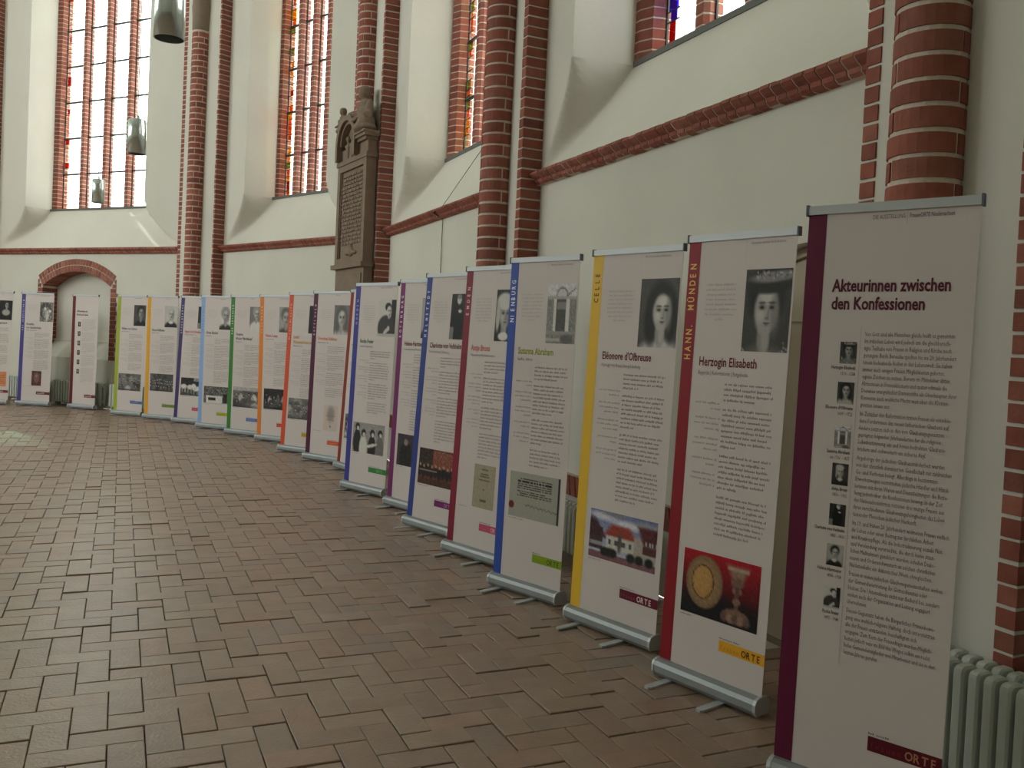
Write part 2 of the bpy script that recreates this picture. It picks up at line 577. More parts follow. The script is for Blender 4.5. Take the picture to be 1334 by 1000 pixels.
STAIN = [(0.95, 0.55, 0.05), (0.98, 0.80, 0.15), (0.35, 0.55, 0.15), (0.75, 0.15, 0.10), (0.98, 0.95, 0.85), (0.85, 0.90, 0.75), (0.60, 0.30, 0.05)]
def window(fr, c, hg, label, single, stain_cols, seed, lights=4, pitch=None, mw=0.07):
    """four-light window of brick mullions; hg = half width at the glass"""
    win_n[0] += 1
    R = random.Random(seed)
    hi = hg + 0.13                      # half width where the plaster reveal ends
    ob = structure(link('window_%d' % win_n[0], None, None, fr.mat(c, GLZ, SILL)), label, 'window')
    inv = ob.matrix_local.inverted()
    class Loc:                          # frame expressed in the window's own axes
        @staticmethod
        def w(u, n, z): return Vector((u - c, n - GLZ, z - SILL))
        @staticmethod
        def mat(u, n, z): return Matrix.Translation(Vector((u - c, n - GLZ, z - SILL)))
    zi = (SILL, 4.7) if single else None
    # sheet lead sill and brick jambs
    s = MB()
    s.prism([(c - hi - .02, GLZ - .12), (c + hi + .02, GLZ - .12), (c + hi + .02, REC + .03), (c - hi - .02, REC + .03)], SILL - .03, SILL + .012, lambda x, y, z: Loc.w(x, y, z))
    s.build('sill', 'sill_lead', ob)
    for sd in (1, -1):
        e = c + sd * hi; gq = c + sd * hg
        j = [(e, REC), (gq + sd * .02, REC - .05), (gq, GLZ + .03), (gq, GLZ - .08), (e + sd * .12, GLZ - .08), (e + sd * .12, REC)]
        if sd < 0:
            j = j[::-1]
        j = j[::-1]
        mm = MB(); cen = (c + sd * (hi + .03), (REC + GLZ) / 2)
        mm.prism([(cen[0] + (x - cen[0]) * .96, cen[1] + (y - cen[1]) * .96) for x, y in j], SILL, WTOP, lambda x, y, z: Loc.w(x, y, z))
        jo = mm.build('jamb', 'mortar', ob)
        brick_stack(jo, Loc, 0, 0, SILL + .012, WTOP, 0.080, [[j]], zi, joint=.013, seed=seed)
    pitch = pitch or 2 * hg / lights
    edge = [c - hg] + [c + hg - (lights - k) * pitch for k in range(1, lights)] + [c + hg]
    for k in range(1, lights):
        uc = edge[k]
        j = [(uc - .045, REC - .07), (uc + .045, REC - .07), (uc + mw, REC - .11), (uc + mw, GLZ - .06), (uc - mw, GLZ - .06), (uc - mw, REC - .11)][::-1]
        mm = MB(); cen = (uc, (REC + GLZ) / 2 - .05)
        mm.prism([(cen[0] + (x - cen[0]) * .93, cen[1] + (y - cen[1]) * .95) for x, y in j], SILL, WTOP, lambda x, y, z: Loc.w(x, y, z))
        jo = mm.build('mullion', 'mortar', ob)
        brick_stack(jo, Loc, 0, 0, SILL + .012, WTOP, 0.080, [[j]], zi, joint=.013, seed=seed + k)
    # panes, saddle bars, coloured border glass
    z = SILL + 0.012
    while z < WTOP - .05:
        z2 = min(z + 0.69, WTOP)
        for k in range(lights):
            a, b = edge[k] + (mw if k else 0), edge[k + 1] - (mw if k < lights - 1 else 0)
            p = MB(); p.prism([(a, GLZ - .004), (b, GLZ - .004), (b, GLZ), (a, GLZ)], z + .012, z2 - .012, lambda x, y, zz: Loc.w(x, y, zz))
            p.build('pane', 'glass', ob)
        z = z2
    bars = MB()
    z = SILL + 0.012 + .69
    while z < WTOP:
        bars.prism([(c - hg, GLZ - .012), (c + hg, GLZ - .012), (c + hg, GLZ + .014), (c - hg, GLZ + .014)], z - .014, z + .014, lambda x, y, zz: Loc.w(x, y, zz))
        z += .69
    for k in range(lights):
        a, b = edge[k] + (mw if k else 0), edge[k + 1] - (mw if k < lights - 1 else 0)
        for q in (a, b - .014):
            bars.prism([(q, GLZ - .006), (q + .014, GLZ - .006), (q + .014, GLZ + .008), (q, GLZ + .008)], SILL, WTOP, lambda x, y, zz: Loc.w(x, y, zz))
    bars.build('glazing_bars', 'lead', ob)
    st, ld = MB(), MB()
    for k in range(lights):
        a, b = edge[k] + (mw if k else 0), edge[k + 1] - (mw if k < lights - 1 else 0)
        z = SILL + .03
        full = (k == lights - 1)
        while z < WTOP - .2:
            for (q0, q1) in (((b - .15, b - .02),) if full else ()):
                hh = 0.0
                for frac in (.10, .16, .08, .11):
                    cc = R.choice(stain_cols)
                    w0 = q0 + R.uniform(0, .05); w1 = q1 - R.uniform(0, .04)
                    st.prism([(w0, GLZ + .002), (w1, GLZ + .002), (w1, GLZ + .005), (w0, GLZ + .005)], z + hh, z + hh + frac - .012, lambda x, y, zz: Loc.w(x, y, zz), lin(cc))
                    ld.prism([(q0 - .02, GLZ + .002), (q1 + .01, GLZ + .002), (q1 + .01, GLZ + .010), (q0 - .02, GLZ + .010)], z + hh + frac - .012, z + hh + frac - .004, lambda x, y, zz: Loc.w(x, y, zz))
                    hh += frac
            z += .46
    if st.v:
        st.build('stained_glass', 'stained', ob)
        ld.build('leading', 'lead', ob)
    return ob

def bay(name, fr, u0, u1, c, ho, label, holes=(), mirror=True):
    """plaster of one bay: lower wall, sloping sill, reveals, wall above"""
    hi = ho - 0.06
    mb = MB()
    plain_wall(mb, fr, u0, u1, 0, STR1, holes)
    A, Bp = (u0, u1)
    iL, iR = c + hi, c - hi
    # sloping sill that runs smoothly up into the reveals
    nz, zs_ = 20, STR1
    def olim(z, e):
        t = min(max((z - STR1) / (SILL - STR1), 0), 1)
        return ho + (e - ho) * (1 - t) ** 1.7
    def depth(u, z):
        e = abs((Bp if u > c else A) - c)
        o = olim(z, e)
        fs_ = (z - STR1) / (SILL - STR1)
        fj = min(max((o - abs(u - c)) / (o - hi), 0), 1)
        k_ = .22 * (1 - fs_) + .015
        h_ = max(k_ - abs(fs_ - fj), 0) / k_
        return max(min(fs_, fj) - h_ * h_ * k_ * .25, 0) * REC
    us = sorted(set([A, Bp, c] + [c + sd * hi for sd in (1, -1)] + [c + sd * ho for sd in (1, -1)]
               + [c + hi + (Bp - c - hi) * (q / 22) for q in range(23)] + [c - hi - (c - hi - A) * (q / 22) for q in range(23)]
               + [c + hi - .3 * q / 8 for q in range(9)] + [c - hi + .3 * q / 8 for q in range(9)]))
    zs_l = [STR1 + (SILL - STR1) * q / nz for q in range(nz + 1)]
    vs = [fr.w(u, depth(u, z), z) for z in zs_l for u in us]
    nu = len(us)
    smooth_from = len(mb.f)
    mb.add(vs, [(j * nu + i, j * nu + i + 1, (j + 1) * nu + i + 1, (j + 1) * nu + i) for j in range(nz) for i in range(nu - 1)])
    smooth_to = len(mb.f)
    for sd, e, i in ((1, Bp, iL), (-1, A, iR)):
        o = c + sd * ho
        t = [fr.w(e, 0, SILL), fr.w(o, 0, SILL), fr.w(o, 0, TOPZ), fr.w(e, 0, TOPZ)]
        mb.add(t if sd > 0 else t[::-1], [(0, 1, 2, 3)])
        t = [fr.w(i, REC, SILL), fr.w(i, REC, WTOP), fr.w(o, 0, WTOP), fr.w(o, 0, SILL)]
        mb.add(t if sd > 0 else t[::-1], [(0, 1, 2, 3)])
        # reveal outside the glass
        t = [fr.w(i, REC, SILL), fr.w(i + sd * .1, -1.15, SILL), fr.w(i + sd * .1, -1.15, WTOP), fr.w(i, REC, WTOP)]
        mb.add(t if sd > 0 else t[::-1], [(0, 1, 2, 3)])
    mb.quad(fr.w(c + ho, 0, WTOP), fr.w(c - ho, 0, WTOP), fr.w(c - ho, 0, TOPZ), fr.w(c + ho, 0, TOPZ))
    mb.quad(fr.w(c + ho, 0, WTOP), fr.w(c - ho, 0, WTOP), fr.w(c - hi - .1, -1.15, WTOP), fr.w(c + hi + .1, -1.15, WTOP))
    mb.quad(fr.w(c + hi, REC, SILL - .03), fr.w(c - hi, REC, SILL - .03), fr.w(c - hi - .1, -1.15, SILL - .1), fr.w(c + hi + .1, -1.15, SILL - .1))
    for h in holes:
        dp = h[5] if len(h) > 5 else -.3
        k = 14
        us = [h[0] + (h[1] - h[0]) * i / k for i in range(k + 1)]
        for a, b in zip(us, us[1:]):
            mb.quad(fr.w(a, 0, arc_top(h[:5], a)), fr.w(b, 0, arc_top(h[:5], b)), fr.w(b, dp, arc_top(h[:5], b)), fr.w(a, dp, arc_top(h[:5], a)))
            zz = h[6] if len(h) > 6 else h[2]
            mb.quad(fr.w(b, dp, zz), fr.w(a, dp, zz), fr.w(a, dp, arc_top(h[:5], a)), fr.w(b, dp, arc_top(h[:5], b)))
        zz = h[6] if len(h) > 6 else h[2]
        mb.quad(fr.w(h[0], 0, h[2]), fr.w(h[1], 0, h[2]), fr.w(h[1], dp, zz), fr.w(h[0], dp, zz))
        for u in (h[0], h[1]):
            mb.add([fr.w(u, 0, h[2]), fr.w(u, dp, zz), fr.w(u, dp, arc_top(h[:5], u)), fr.w(u, 0, arc_top(h[:5], u))], [(0, 1, 2, 3)])
    wo = structure(mb.build(name, 'plaster'), label, 'wall')
    for q in range(smooth_from, smooth_to):
        wo.data.polygons[q].use_smooth = True
    portal(fr, c - hi, c + hi, SILL, WTOP, GLZ - .15)

DOOR = (-0.14, 0.66, 0.0, 1.93, 0.11, -0.15)
NICHE = (2.37, 4.20, 0.86, 2.17, 0.27, -0.30, 1.18)
bay('wall_near', FS, S0b, S1a, 1.56, 1.33, 'white plastered bay with an arched door and a long brick string course', [DOOR])
bay('wall_middle', FS, S1b, S2, 5.89, 1.27, 'white plastered bay beside the stone epitaph, a cable down it')
bay('wall_turned', F3, B3a, B3b, 2.25, 1.10, 'white plastered bay between the epitaph and the capped shaft')
bay('wall_end', F4, B4a, B4b, 3.20, 1.57, 'white plastered end bay with an arched brick niche', [NICHE])
string_course(FS, S0b, S1a, 'brick string course under the window with the coloured pane', True, 31)
string_course(FS, S1b, S2, 'brick string course between the middle shaft and the epitaph', False, 32)
string_course(F3, B3a, B3b, 'brick string course that ends at the stone epitaph', False, 33)
string_course(F4, B4a, B4b, 'brick string course above the arched niche', False, 34)
WARM = [(0.95, 0.62, 0.10), (0.98, 0.82, 0.25), (0.98, 0.96, 0.88), (0.92, 0.95, 0.85), (0.90, 0.60, 0.15), (0.98, 0.97, 0.92), (0.70, 0.78, 0.40), (0.80, 0.40, 0.15)]
window(FS, 1.56, 1.08, 'tall window with a blue and red stained pane above the long string course', True,
       [(0.25, 0.25, 0.85), (0.90, 0.10, 0.35), (0.98, 0.75, 0.10), (0.80, 0.05, 0.10), (0.45, 0.35, 0.90)], 41)
window(FS, 5.89, 1.05, 'tall window half hidden behind the middle brick shaft', True, WARM, 42)
window(F3, 2.25, 0.97, 'tall window with an amber stained border beside the epitaph', False, WARM, 43, lights=5, mw=.06)
window(F4, 3.20, 1.40, 'wide bright window with dim red border pieces', False, [(1, .95, .92), (0.85, 0.35, 0.30), (1, 1, .97), (0.98, .9, .85)], 44, lights=5, pitch=.61, mw=.055)

# the straight wall runs on behind the camera
mb = MB()
plain_wall(mb, FS, -9.2, S0a, 0, TOPZ)
structure(mb.build('wall_rear_straight', 'plaster'), 'white plastered wall running on behind the radiator', 'wall')

# rest of the choir outside the picture: three more sides and the ceiling
def far_wall(name, P, Q, holes, label, thick=0.0, glazed=False):
    fr = Frame(P, Q)
    m = MB()
    for a, b, z0, z1 in holes:
        if thick:
            for u in (a, b):
                m.quad(fr.w(u, 0, z0), fr.w(u, -thick, z0), fr.w(u, -thick, z1), fr.w(u, 0, z1))
            for z in (z0, z1):
                m.quad(fr.w(a, 0, z), fr.w(b, 0, z), fr.w(b, -thick, z), fr.w(a, -thick, z))
        if glazed:
            win_n[0] += 1
            R = random.Random(4)
            wo = structure(link('window_%d' % win_n[0], None, None, fr.mat(a, -.03, z0)), 'greenish leaded window past the end bay', 'window')
            g, ld = MB(), MB()
            nx, nz = 9, 22
            for i in range(nx):
                for j in range(nz):
                    x0, x1 = (b - a) * i / nx, (b - a) * (i + 1) / nx
                    y0, y1 = (z1 - z0) * j / nz, (z1 - z0) * (j + 1) / nz
                    v = R.uniform(.35, .95)
                    g.box(x0, x1 - .02, -.003, .003, y0, y1 - .02, (.62 * v, .95 * v, .80 * v))
            for i in range(nx + 1):
                ld.box((b - a) * i / nx - .02, (b - a) * i / nx, -.006, .006, 0, z1 - z0)
            for j in range(nz + 1):
                ld.box(0, b - a, -.006, .006, (z1 - z0) * j / nz - .02, (z1 - z0) * j / nz)
            tag(g.build('stained_glass', 'stained', wo), kind='stuff'); ld.build('leading', 'lead', wo)
    plain_wall(m, fr, 0, fr.L, 0, TOPZ, [(a, b, z0, z1, 0) for a, b, z0, z1 in holes])
    structure(m.build(name, 'plaster'), label, 'wall')
    for a, b, z0, z1 in holes:
        portal(fr, a, b, z0, z1, -.1)
far_wall('wall_apse', P4, (-14.8, 16.6), [(1.38, 3.8, SILL, WTOP)], 'white plastered apse side past the end bay', glazed=True)
far_wall('wall_apse_far', (-14.8, 16.6), (-17.6, 12.9), [], 'white plastered apse side opposite the straight wall')
far_wall('wall_opposite', (-17.6, 12.9), (-9.8, -4.7), [(0.8 + 3.9 * i, 3.2 + 3.9 * i, SILL, WTOP) for i in range(3)], 'white plastered wall across the choir', thick=1.2)
far_wall('wall_rear', (-9.8, -4.7), (5.25, -4.35), [], 'white plastered wall behind the viewer')
mb = MB()
mb.prism([(6.6, -4.8), (-0.9, 12.2), (-4.5, 15.6), (-10.3, 17.35), (-14.9, 16.7), (-17.8, 12.9), (-9.9, -4.9)], TOPZ, TOPZ + .3)
structure(mb.build('ceiling', 'plaster'), 'white plastered ceiling', 'ceiling')

# ---------------------------------------------------------------- door in the near bay
def build_door():
    d = structure(link('door_1', None, None, FS.mat(0.26, -0.15, 0)), 'cream painted arched door in the white wall behind the banners', 'door')
    ua, ub, _, zs, rise, _ = DOOR
    c = (ua + ub) / 2
    def outline(inset, top):
        pts = [(ua + inset - c, .03), (ub - inset - c, .03)]
        for i in range(13):
            u = ub - inset - (ub - ua - 2 * inset) * i / 12
            pts.append((u - c, arc_top(DOOR[:5], u) - top))
        return pts
    def slab(m, pts, y0, y1):
        k = len(pts)
        m.add([(x, y0, z) for x, z in pts] + [(x, y1, z) for x, z in pts],
              [tuple(range(k)), tuple(range(2 * k - 1, k - 1, -1))] + [(i, k + i, k + (i + 1) % k, (i + 1) % k) for i in range(k)])
    m = MB(); slab(m, outline(.045, .05), 0.005, 0.045); leaf = m.build('leaf', 'door_paint', d)
    m = MB(); m.box(-.33, .33, .045, .058, 1.66, 1.70); m.build('rail', 'door_paint', leaf)
    m = MB(); m.tube((-.27, .045, 1.02), (-.27, .10, 1.02), .012); m.tube((-.27, .10, 1.02), (-.16, .10, 1.02), .010); m.build('handle', 'aluminium', leaf)
    m = MB()
    o, i = outline(0.003, 0.003), outline(.04, .045)
    k = len(o)
    vs = [(x, y, z) for pts, y in ((o, .07), (i, .07), (o, .0), (i, .0)) for x, z in pts]
    fs = []
    for t in range(1, k):
        u = (t + 1) % k
        fs += [(t, u, k + u, k + t), (k + t, k + u, 3 * k + u, 3 * k + t)]
    m.add(vs, fs); m.build('door_frame', 'door_paint', d)
    m = MB(); m.box(-.37, .37, .0, .06, 0.0, .03); m.build('threshold', 'capital_stone', d)
build_door()

# low brick ledge along the foot of the straight wall
def ledge(u0, u1, label, single, seed):
    mb = MB(); mb.prism([(u0, -.02), (u1, -.02), (u1, .055), (u0, .055)], .42, .56, lambda x, y, z: FS.w(x, y, z))
    core = structure(mb.build(trim_name(), 'mortar'), label, 'brick ledge')
    R = random.Random(seed)
    k = int((u1 - u0) / .085)
    sh = .035
    one = MB().add([(0, -.01, 0), (.070, -.01, 0), (.070, .066, 0), (0, .066, 0), (sh, -.01, .14), (.070 + sh, -.01, .14), (.070 + sh, .066, .14), (sh, .066, .14)],
                   [(3, 2, 1, 0), (4, 5, 6, 7), (0, 1, 5, 4), (1, 2, 6, 5), (2, 3, 7, 6), (3, 0, 4, 7)])
    me = one.mesh('brick', 'brick')
    for i in range(k):
        link('brick', me, core, FS.mat(u0 + i * .085, R.uniform(-.002, .002), .42))
ledge(0.95, 3.28, 'low brick ledge at the foot of the wall beside the door', True, 5)
ledge(4.2, 7.6, 'low brick ledge at the foot of the wall below the cable', True, 6)

# ---------------------------------------------------------------- arched niche of the end bay
def build_niche():
    ua, ub, z0, zs, rise, dp, zback = NICHE
    c, hw = (ua + ub) / 2, (ub - ua) / 2
    R0 = (hw * hw + rise * rise) / (2 * rise)
    zc = zs + rise - R0
    half = math.asin(hw / R0)
    mb = MB(); mo = MB()
    rr = .22
    n = 26
    rows = [(R0 - .006, R0 + .105), (R0 + .117, R0 + rr)]
    for (ra, rb), cnt in zip(rows, (24, 26)):
        for i in range(cnt):
            a0 = -half + 2 * half * i / cnt + .004; a1 = -half + 2 * half * (i + 1) / cnt - .004
            pts = [(c + r * math.sin(a), zc + r * math.cos(a)) for r, a in ((ra, a0), (ra, a1), (rb, a1), (rb, a0))]
            back = dp if ra < R0 else -.01
            mb.add([F4.w(u, .012, z) for u, z in pts] + [F4.w(u, back, z) for u, z in pts],
                   [(0, 1, 2, 3), (7, 6, 5, 4), (0, 4, 5, 1), (1, 5, 6, 2), (2, 6, 7, 3), (3, 7, 4, 0)])
    for i in range(40):
        a0 = -half + 2 * half * i / 40; a1 = -half + 2 * half * (i + 1) / 40
        pts = [(c + r * math.sin(a), zc + r * math.cos(a)) for r, a in ((R0 + .001, a0), (R0 + .001, a1), (R0 + rr - .006, a1), (R0 + rr - .006, a0))]
        mo.add([F4.w(u, .006, z) for u, z in pts], [(0, 1, 2, 3)])
    z = z0
    k = 0
    while z < zs + .16:
        for sd in (1, -1):
            e = c + sd * hw
            w = .125 if k % 2 else .15
            a, b = (e - .006, e + w) if sd > 0 else (e - w, e + .006)
            ztop = z + .07
            if z >= zs - .04:
                ue = (ztop - zc) * math.tan(half) + .012
                if ue < hw + .10:
                    lo, hi2 = (c + ue, e + .125) if sd > 0 else (e - .125, c - ue)
                    mb.prism([(lo, -.01), (hi2, -.01), (hi2, .010), (lo, .010)], z, ztop, lambda x, y, zz: F4.w(x, y, zz))
            else:
                mb.prism([(a, dp), (b, dp), (b, .010), (a, .010)], z, ztop, lambda x, y, zz: F4.w(x, y, zz))
        z += .08; k += 1
    for sd in (1, -1):
        e = c + sd * hw
        a, b = (e - .001, e + .12) if sd > 0 else (e - .12, e + .001)
        mo.prism([(a, dp), (b, dp), (b, .004), (a, .004)], z0, zs, lambda x, y, zz: F4.w(x, y, zz))
    core = structure(mo.build(trim_name(), 'mortar'), 'brick surround of the arched niche in the end wall', 'brick niche')
    tag(mb.build('brick_surround', 'brick', core), kind='stuff')
    s = MB(); s.prism([(ua + .01, dp), (ub - .01, dp), (ub - .01, dp + .04), (ua + .01, dp + .04)], zback - .02, zback + .015, lambda x, y, zz: F4.w(x, y, zz))
    s.build('ledge', 'plaster', core)
build_niche()

# ---------------------------------------------------------------- radiators
def capsule_loop(m, y0, y1, z0, z1, t, rc=.022):
    """one rounded column pair of a radiator section: closed slab with rounded corners and thickness t along x"""
    pts = []
    for cy, cz, a0 in ((y1 - rc, z1 - rc, 0), (y0 + rc, z1 - rc, 90), (y0 + rc, z0 + rc, 180), (y1 - rc, z0 + rc, 270)):
        for k in range(4):
            a = math.radians(a0 + 30 * k)
            pts.append((cy + rc * math.cos(a), cz + rc * math.sin(a)))
    n = len(pts)
    cy, cz = (y0 + y1) / 2, (z0 + z1) / 2
    def ring(x, s):
        return [(x, cy + (y - cy) * (1 - s / (y1 - y0)), cz + (z - cz) * (1 - s / (z1 - z0))) for y, z in pts]
    rings = [ring(-t / 2, .016), ring(-t * .32, .003), ring(t * .32, .003), ring(t / 2, .016)]
    vs = [p for r in rings for p in r]
    fs = [tuple(range(n)), tuple(range(4 * n - 1, 3 * n - 1, -1))]
    for r in range(3):
        fs += [(r * n + i, (r + 1) * n + i, (r + 1) * n + (i + 1) % n, r * n + (i + 1) % n) for i in range(n)]
    m.add(vs, fs)

def radiator(fr, ua, ub, n0, n1, z0, z1, label, pitch, single, group=None):
    ob = thing('radiator', label, 'radiator', fr.mat(ua, n0, 0), group)
    dep = n1 - n0
    k = int((ub - ua) / pitch)
    one = MB()
    mid = dep / 2
    capsule_loop(one, 0, mid - .012, z0, z1, pitch * .72)
    capsule_loop(one, mid + .012, dep, z0, z1, pitch * .72)
    one.tube((-pitch / 2, mid, z1 - .06), (pitch / 2, mid, z1 - .06), .026, 8)
    one.tube((-pitch / 2, mid, z0 + .06), (pitch / 2, mid, z0 + .06), .026, 8)
    if single:
        me = one.mesh('section', 'radiator_paint', smooth=False)
        for i in range(k):
            link('section', me, ob, Matrix.Translation(((i + .5) * pitch, 0, 0)))
    else:
        body = MB()
        for i in range(k):
            body.add([(x + (i + .5) * pitch, y, z) for x, y, z in one.v], one.f)
        body.build('sections', 'radiator_paint', ob)
    for x in (pitch * 1.0, (k - 1.0) * pitch):
        f = MB(); f.box(x - .012, x + .012, .01, dep - .01, 0, z0 + .03); f.build('foot', 'radiator_paint', ob)
    v = MB(); v.tube((k * pitch, mid, z0 + .06), (k * pitch + .07, mid, z0 + .06), .014, 8)
    v.tube((k * pitch + .06, mid, z0 + .06), (k * pitch + .06, mid, 0.0), .011, 8); v.build('pipe', 'radiator_paint', ob)
    return ob
radiator(FS, -2.35, -0.66, 0.195, 0.385, .07, .455, 'grey white ribbed radiator beside the near brick pier', 0.058, True)
radiator(FS, 1.40, 3.22, 0.075, 0.215, .07, .40, 'grey white ribbed radiator under the low brick ledge', 0.055, True)
radiator(F4, 0.85, 2.15, 0.06, 0.20, .06, .46, 'cream ribbed radiator behind the lime green striped banner', 0.070, False)
radiator(F4, 2.32, 3.62, 0.06, 0.20, .06, .46, 'cream ribbed radiator under the brick niche', 0.070, False)
radiator(F4, 3.80, 5.30, 0.06, 0.20, .06, .46, 'cream ribbed radiator past the brick niche', 0.070, False)

# cable down the middle bay
mb = MB(); mb.tube(FS.w(5.67, .012, .56), FS.w(5.67, .012, STR0), .004, 6)
mb.tube(FS.w(5.67, .012, STR0), FS.w(5.67, .115, STR0 + .05), .006, 6)
mb.tube(FS.w(5.67, .115, STR0 + .05), FS.w(5.67, .02, STR1 + .01), .006, 6)
mb.tube(FS.w(5.67, .02, STR1 + .01), FS.w(5.67, REC + .06, SILL - .06), .0035, 6)
tag(mb.build('wall_cable', 'cable'), 'thin dark cable running down the plaster from the middle window', 'cable')

# ---------------------------------------------------------------- stone epitaph on the second pier
def remesh(o, vox):
    md = o.modifiers.new('remesh', 'REMESH')
    md.mode = 'VOXEL'; md.voxel_size = vox; md.use_smooth_shade = True
    sm = o.modifiers.new('smooth', 'SMOOTH'); sm.iterations = 4
    return o

def build_epitaph():
    fr = PF2
    ob = thing('stone_epitaph', 'weathered brown stone epitaph with carved figures on top, fixed to the pier', 'epitaph', fr.mat(0.03, 0.02, 1.75))
    # local: x along the pier (away from the viewer), y towards the room, z up from 1.75 m
    W = 1.08
    def b(name, x0, x1, y0, y1, z0, z1, mat='sandstone', parent=ob):
        return MB().box(x0, x1, y0, y1, z0 - 1.75, z1 - 1.75).build(name, mat, parent)
    b('slab', .03, W, 0, .10, 2.42, 3.72)
    fm = MB()
    for x0, x1, z0, z1 in ((.03, .13, 2.42, 3.72), (W - .10, W, 2.42, 3.72), (.13, W - .10, 3.64, 3.72), (.13, W - .10, 2.42, 2.50)):
        fm.box(x0, x1, .10, .135, z0 - 1.75, z1 - 1.75)
    for x0, x1, z0, z1 in ((.13, .15, 2.50, 3.64), (W - .12, W - .10, 2.50, 3.64)):
        fm.box(x0, x1, .10, .12, z0 - 1.75, z1 - 1.75)
    fm.build('frame', 'sandstone', ob)
    R = random.Random(8)
    t = MB()
    z = 3.56
    while z > 2.66:
        x = .19
        while x < W - .17:
            l = R.uniform(.04, .13)
            t.box(x, min(x + l, W - .15), .10, .118, z - 1.75, z - 1.75 + .026)
            x += l + .022
        z -= .052
    tag(t.build('carved_lines', 'sandstone', ob), kind='stuff')
    # small relief under the inscription
    r = MB()
    for x, zz, rx, rz in ((.54, 2.58, .09, .07), (.42, 2.56, .09, .03), (.66, 2.56, .09, .03), (.54, 2.65, .04, .04)):
        r.ellipsoid((x, .10, zz - 1.75), (rx, .04, rz))
    remesh(r.build('relief', 'sandstone', ob), .012)
    b('base_moulding', -.01, W + .05, 0, .17, 2.36, 2.42)
    b('console', .02, W - .02, 0, .12, 1.80, 2.36)
    c = MB()
    for x0, x1, z0, z1 in ((.08, W - .08, 1.90, 2.28),):
        c.box(x0, x1, .12, .135, z0 - 1.75, z1 - 1.75)
    c.build('console_panel', 'sandstone', ob)
    # entablature
    b('architrave', 0, W + .02, 0, .15, 3.72, 3.78)
    b('frieze', .03, W - .02, 0, .12, 3.78, 3.93)
    cn = MB()
    for k, (e, z0, z1) in enumerate(((.02, 3.93, 3.97), (.05, 3.97, 4.01), (.07, 4.01, 4.04))):
        cn.box(-e + .03, .33, 0, .14 + e, z0 - 1.75, z1 - 1.75)
    cn.build('cornice', 'sandstone', ob)
    # arched relief field on the far two thirds
    a = MB()
    cx, cz, R0 = .68, 3.98, .36
    n = 18
    def arch_ring(ra, rb, y0, y1):
        for i in range(n):
            a0, a1 = math.pi * i / n, math.pi * (i + 1) / n
            pts = [(cx + r * math.cos(q), cz + r * math.sin(q) - 1.75) for r, q in ((ra, a0), (rb, a0), (rb, a1), (ra, a1))]
            a.add([(x, y0, z) for x, z in pts] + [(x, y1, z) for x, z in pts],
                  [(0, 1, 2, 3), (7, 6, 5, 4), (0, 4, 5, 1), (1, 5, 6, 2), (2, 6, 7, 3), (3, 7, 4, 0)])
    arch_ring(R0 - .07, R0, 0, .20)
    arch_ring(R0 - .11, R0 - .07, 0, .16)
    for sx in (-1, 1):
        x0 = cx + sx * (R0 - .035)
        a.box(x0 - .035, x0 + .035, 0, .20, 3.78 - 1.75, 3.98 - 1.75)
    a.build('arch', 'sandstone', ob)
    p = MB()
    k = 16
    pts = [(cx - .26, 3.78 - 1.75), (cx + .26, 3.78 - 1.75)] + [(cx + .26 * math.cos(math.pi * i / k), cz - 1.75 + .26 * math.sin(math.pi * i / k)) for i in range(k + 1)]
    m = len(pts)
    p.add([(x, .02, z) for x, z in pts] + [(x, .08, z) for x, z in pts], [tuple(range(m)), tuple(range(2 * m - 1, m - 1, -1))] + [(i, m + i, m + (i + 1) % m, (i + 1) % m) for i in range(m)])
    p.build('relief_field', 'sandstone', ob)
    f = MB()
    for x, s in ((cx - .09, 1.0), (cx + .07, .9)):
        f.ellipsoid((x, .11, 3.90 - 1.75), (.055 * s, .045, .13 * s)); f.ellipsoid((x, .12, 4.05 - 1.75), (.04 * s, .04, .05 * s))
        f.ellipsoid((x + .05, .12, 3.96 - 1.75), (.05, .03, .03))
    remesh(f.build('relief_figures', 'sandstone', ob), .012)
    # scroll at the far side
    s = MB()
    for k in range(16):
        q = k / 15 * 1.6 * math.pi
        rr = .10 * (1 - k / 22)
        s.ellipsoid((W + .02 + rr * math.cos(q), .09, 3.86 - 1.75 + rr * math.sin(q)), (.035, .06, .035), 8, 6)
    s.ellipsoid((W, .09, 4.05 - 1.75), (.04, .05, .10), 8, 6); s.ellipsoid((W + .01, .09, 4.18 - 1.75), (.03, .04, .05), 8, 6)
    remesh(s.build('scroll', 'sandstone', ob), .012)
    # two seated carved figures
    def figure(x, z, sc, lean, name):
        g = MB()
        def e(dx, dy, dz, rx, ry, rz, rot=None):
            g.ellipsoid((x + dx * sc * 1.35, .12 + dy * sc, z - 1.75 + dz * sc), (rx * sc * 1.6, ry * sc * 1.35, rz * sc * 1.08), 10, 8, rot)
        rl = Matrix.Rotation(lean, 3, 'Y')
        e(0, 0, .17, .13, .11, .12)                     # hips
        e(.03 * lean, 0, .33, .11, .09, .17, rl)        # torso
        e(.06 * lean, .01, .47, .115, .075, .06)        # shoulders
        e(.10 * lean, .02, .63, .075, .085, .095)       # head
        e(.10 * lean, .02, .69, .08, .08, .06)          # hair
        e(.08 * lean, .01, .53, .04, .04, .06)          # neck
        e(.15, .03, .36, .04, .045, .13, Matrix.Rotation(.5, 3, 'Y'))   # arms
        e(.23, .09, .26, .09, .035, .035)
        e(-.14, .03, .37, .04, .045, .13, Matrix.Rotation(-.4, 3, 'Y'))
        e(-.19, .08, .25, .035, .06, .06)
        e(.07, .07, .11, .06, .09, .06); e(-.07, .07, .11, .06, .09, .06)   # folded legs
        e(0, .02, .08, .17, .14, .07)                   # drapery
        remesh(g.build(name, 'sandstone', ob), .012)
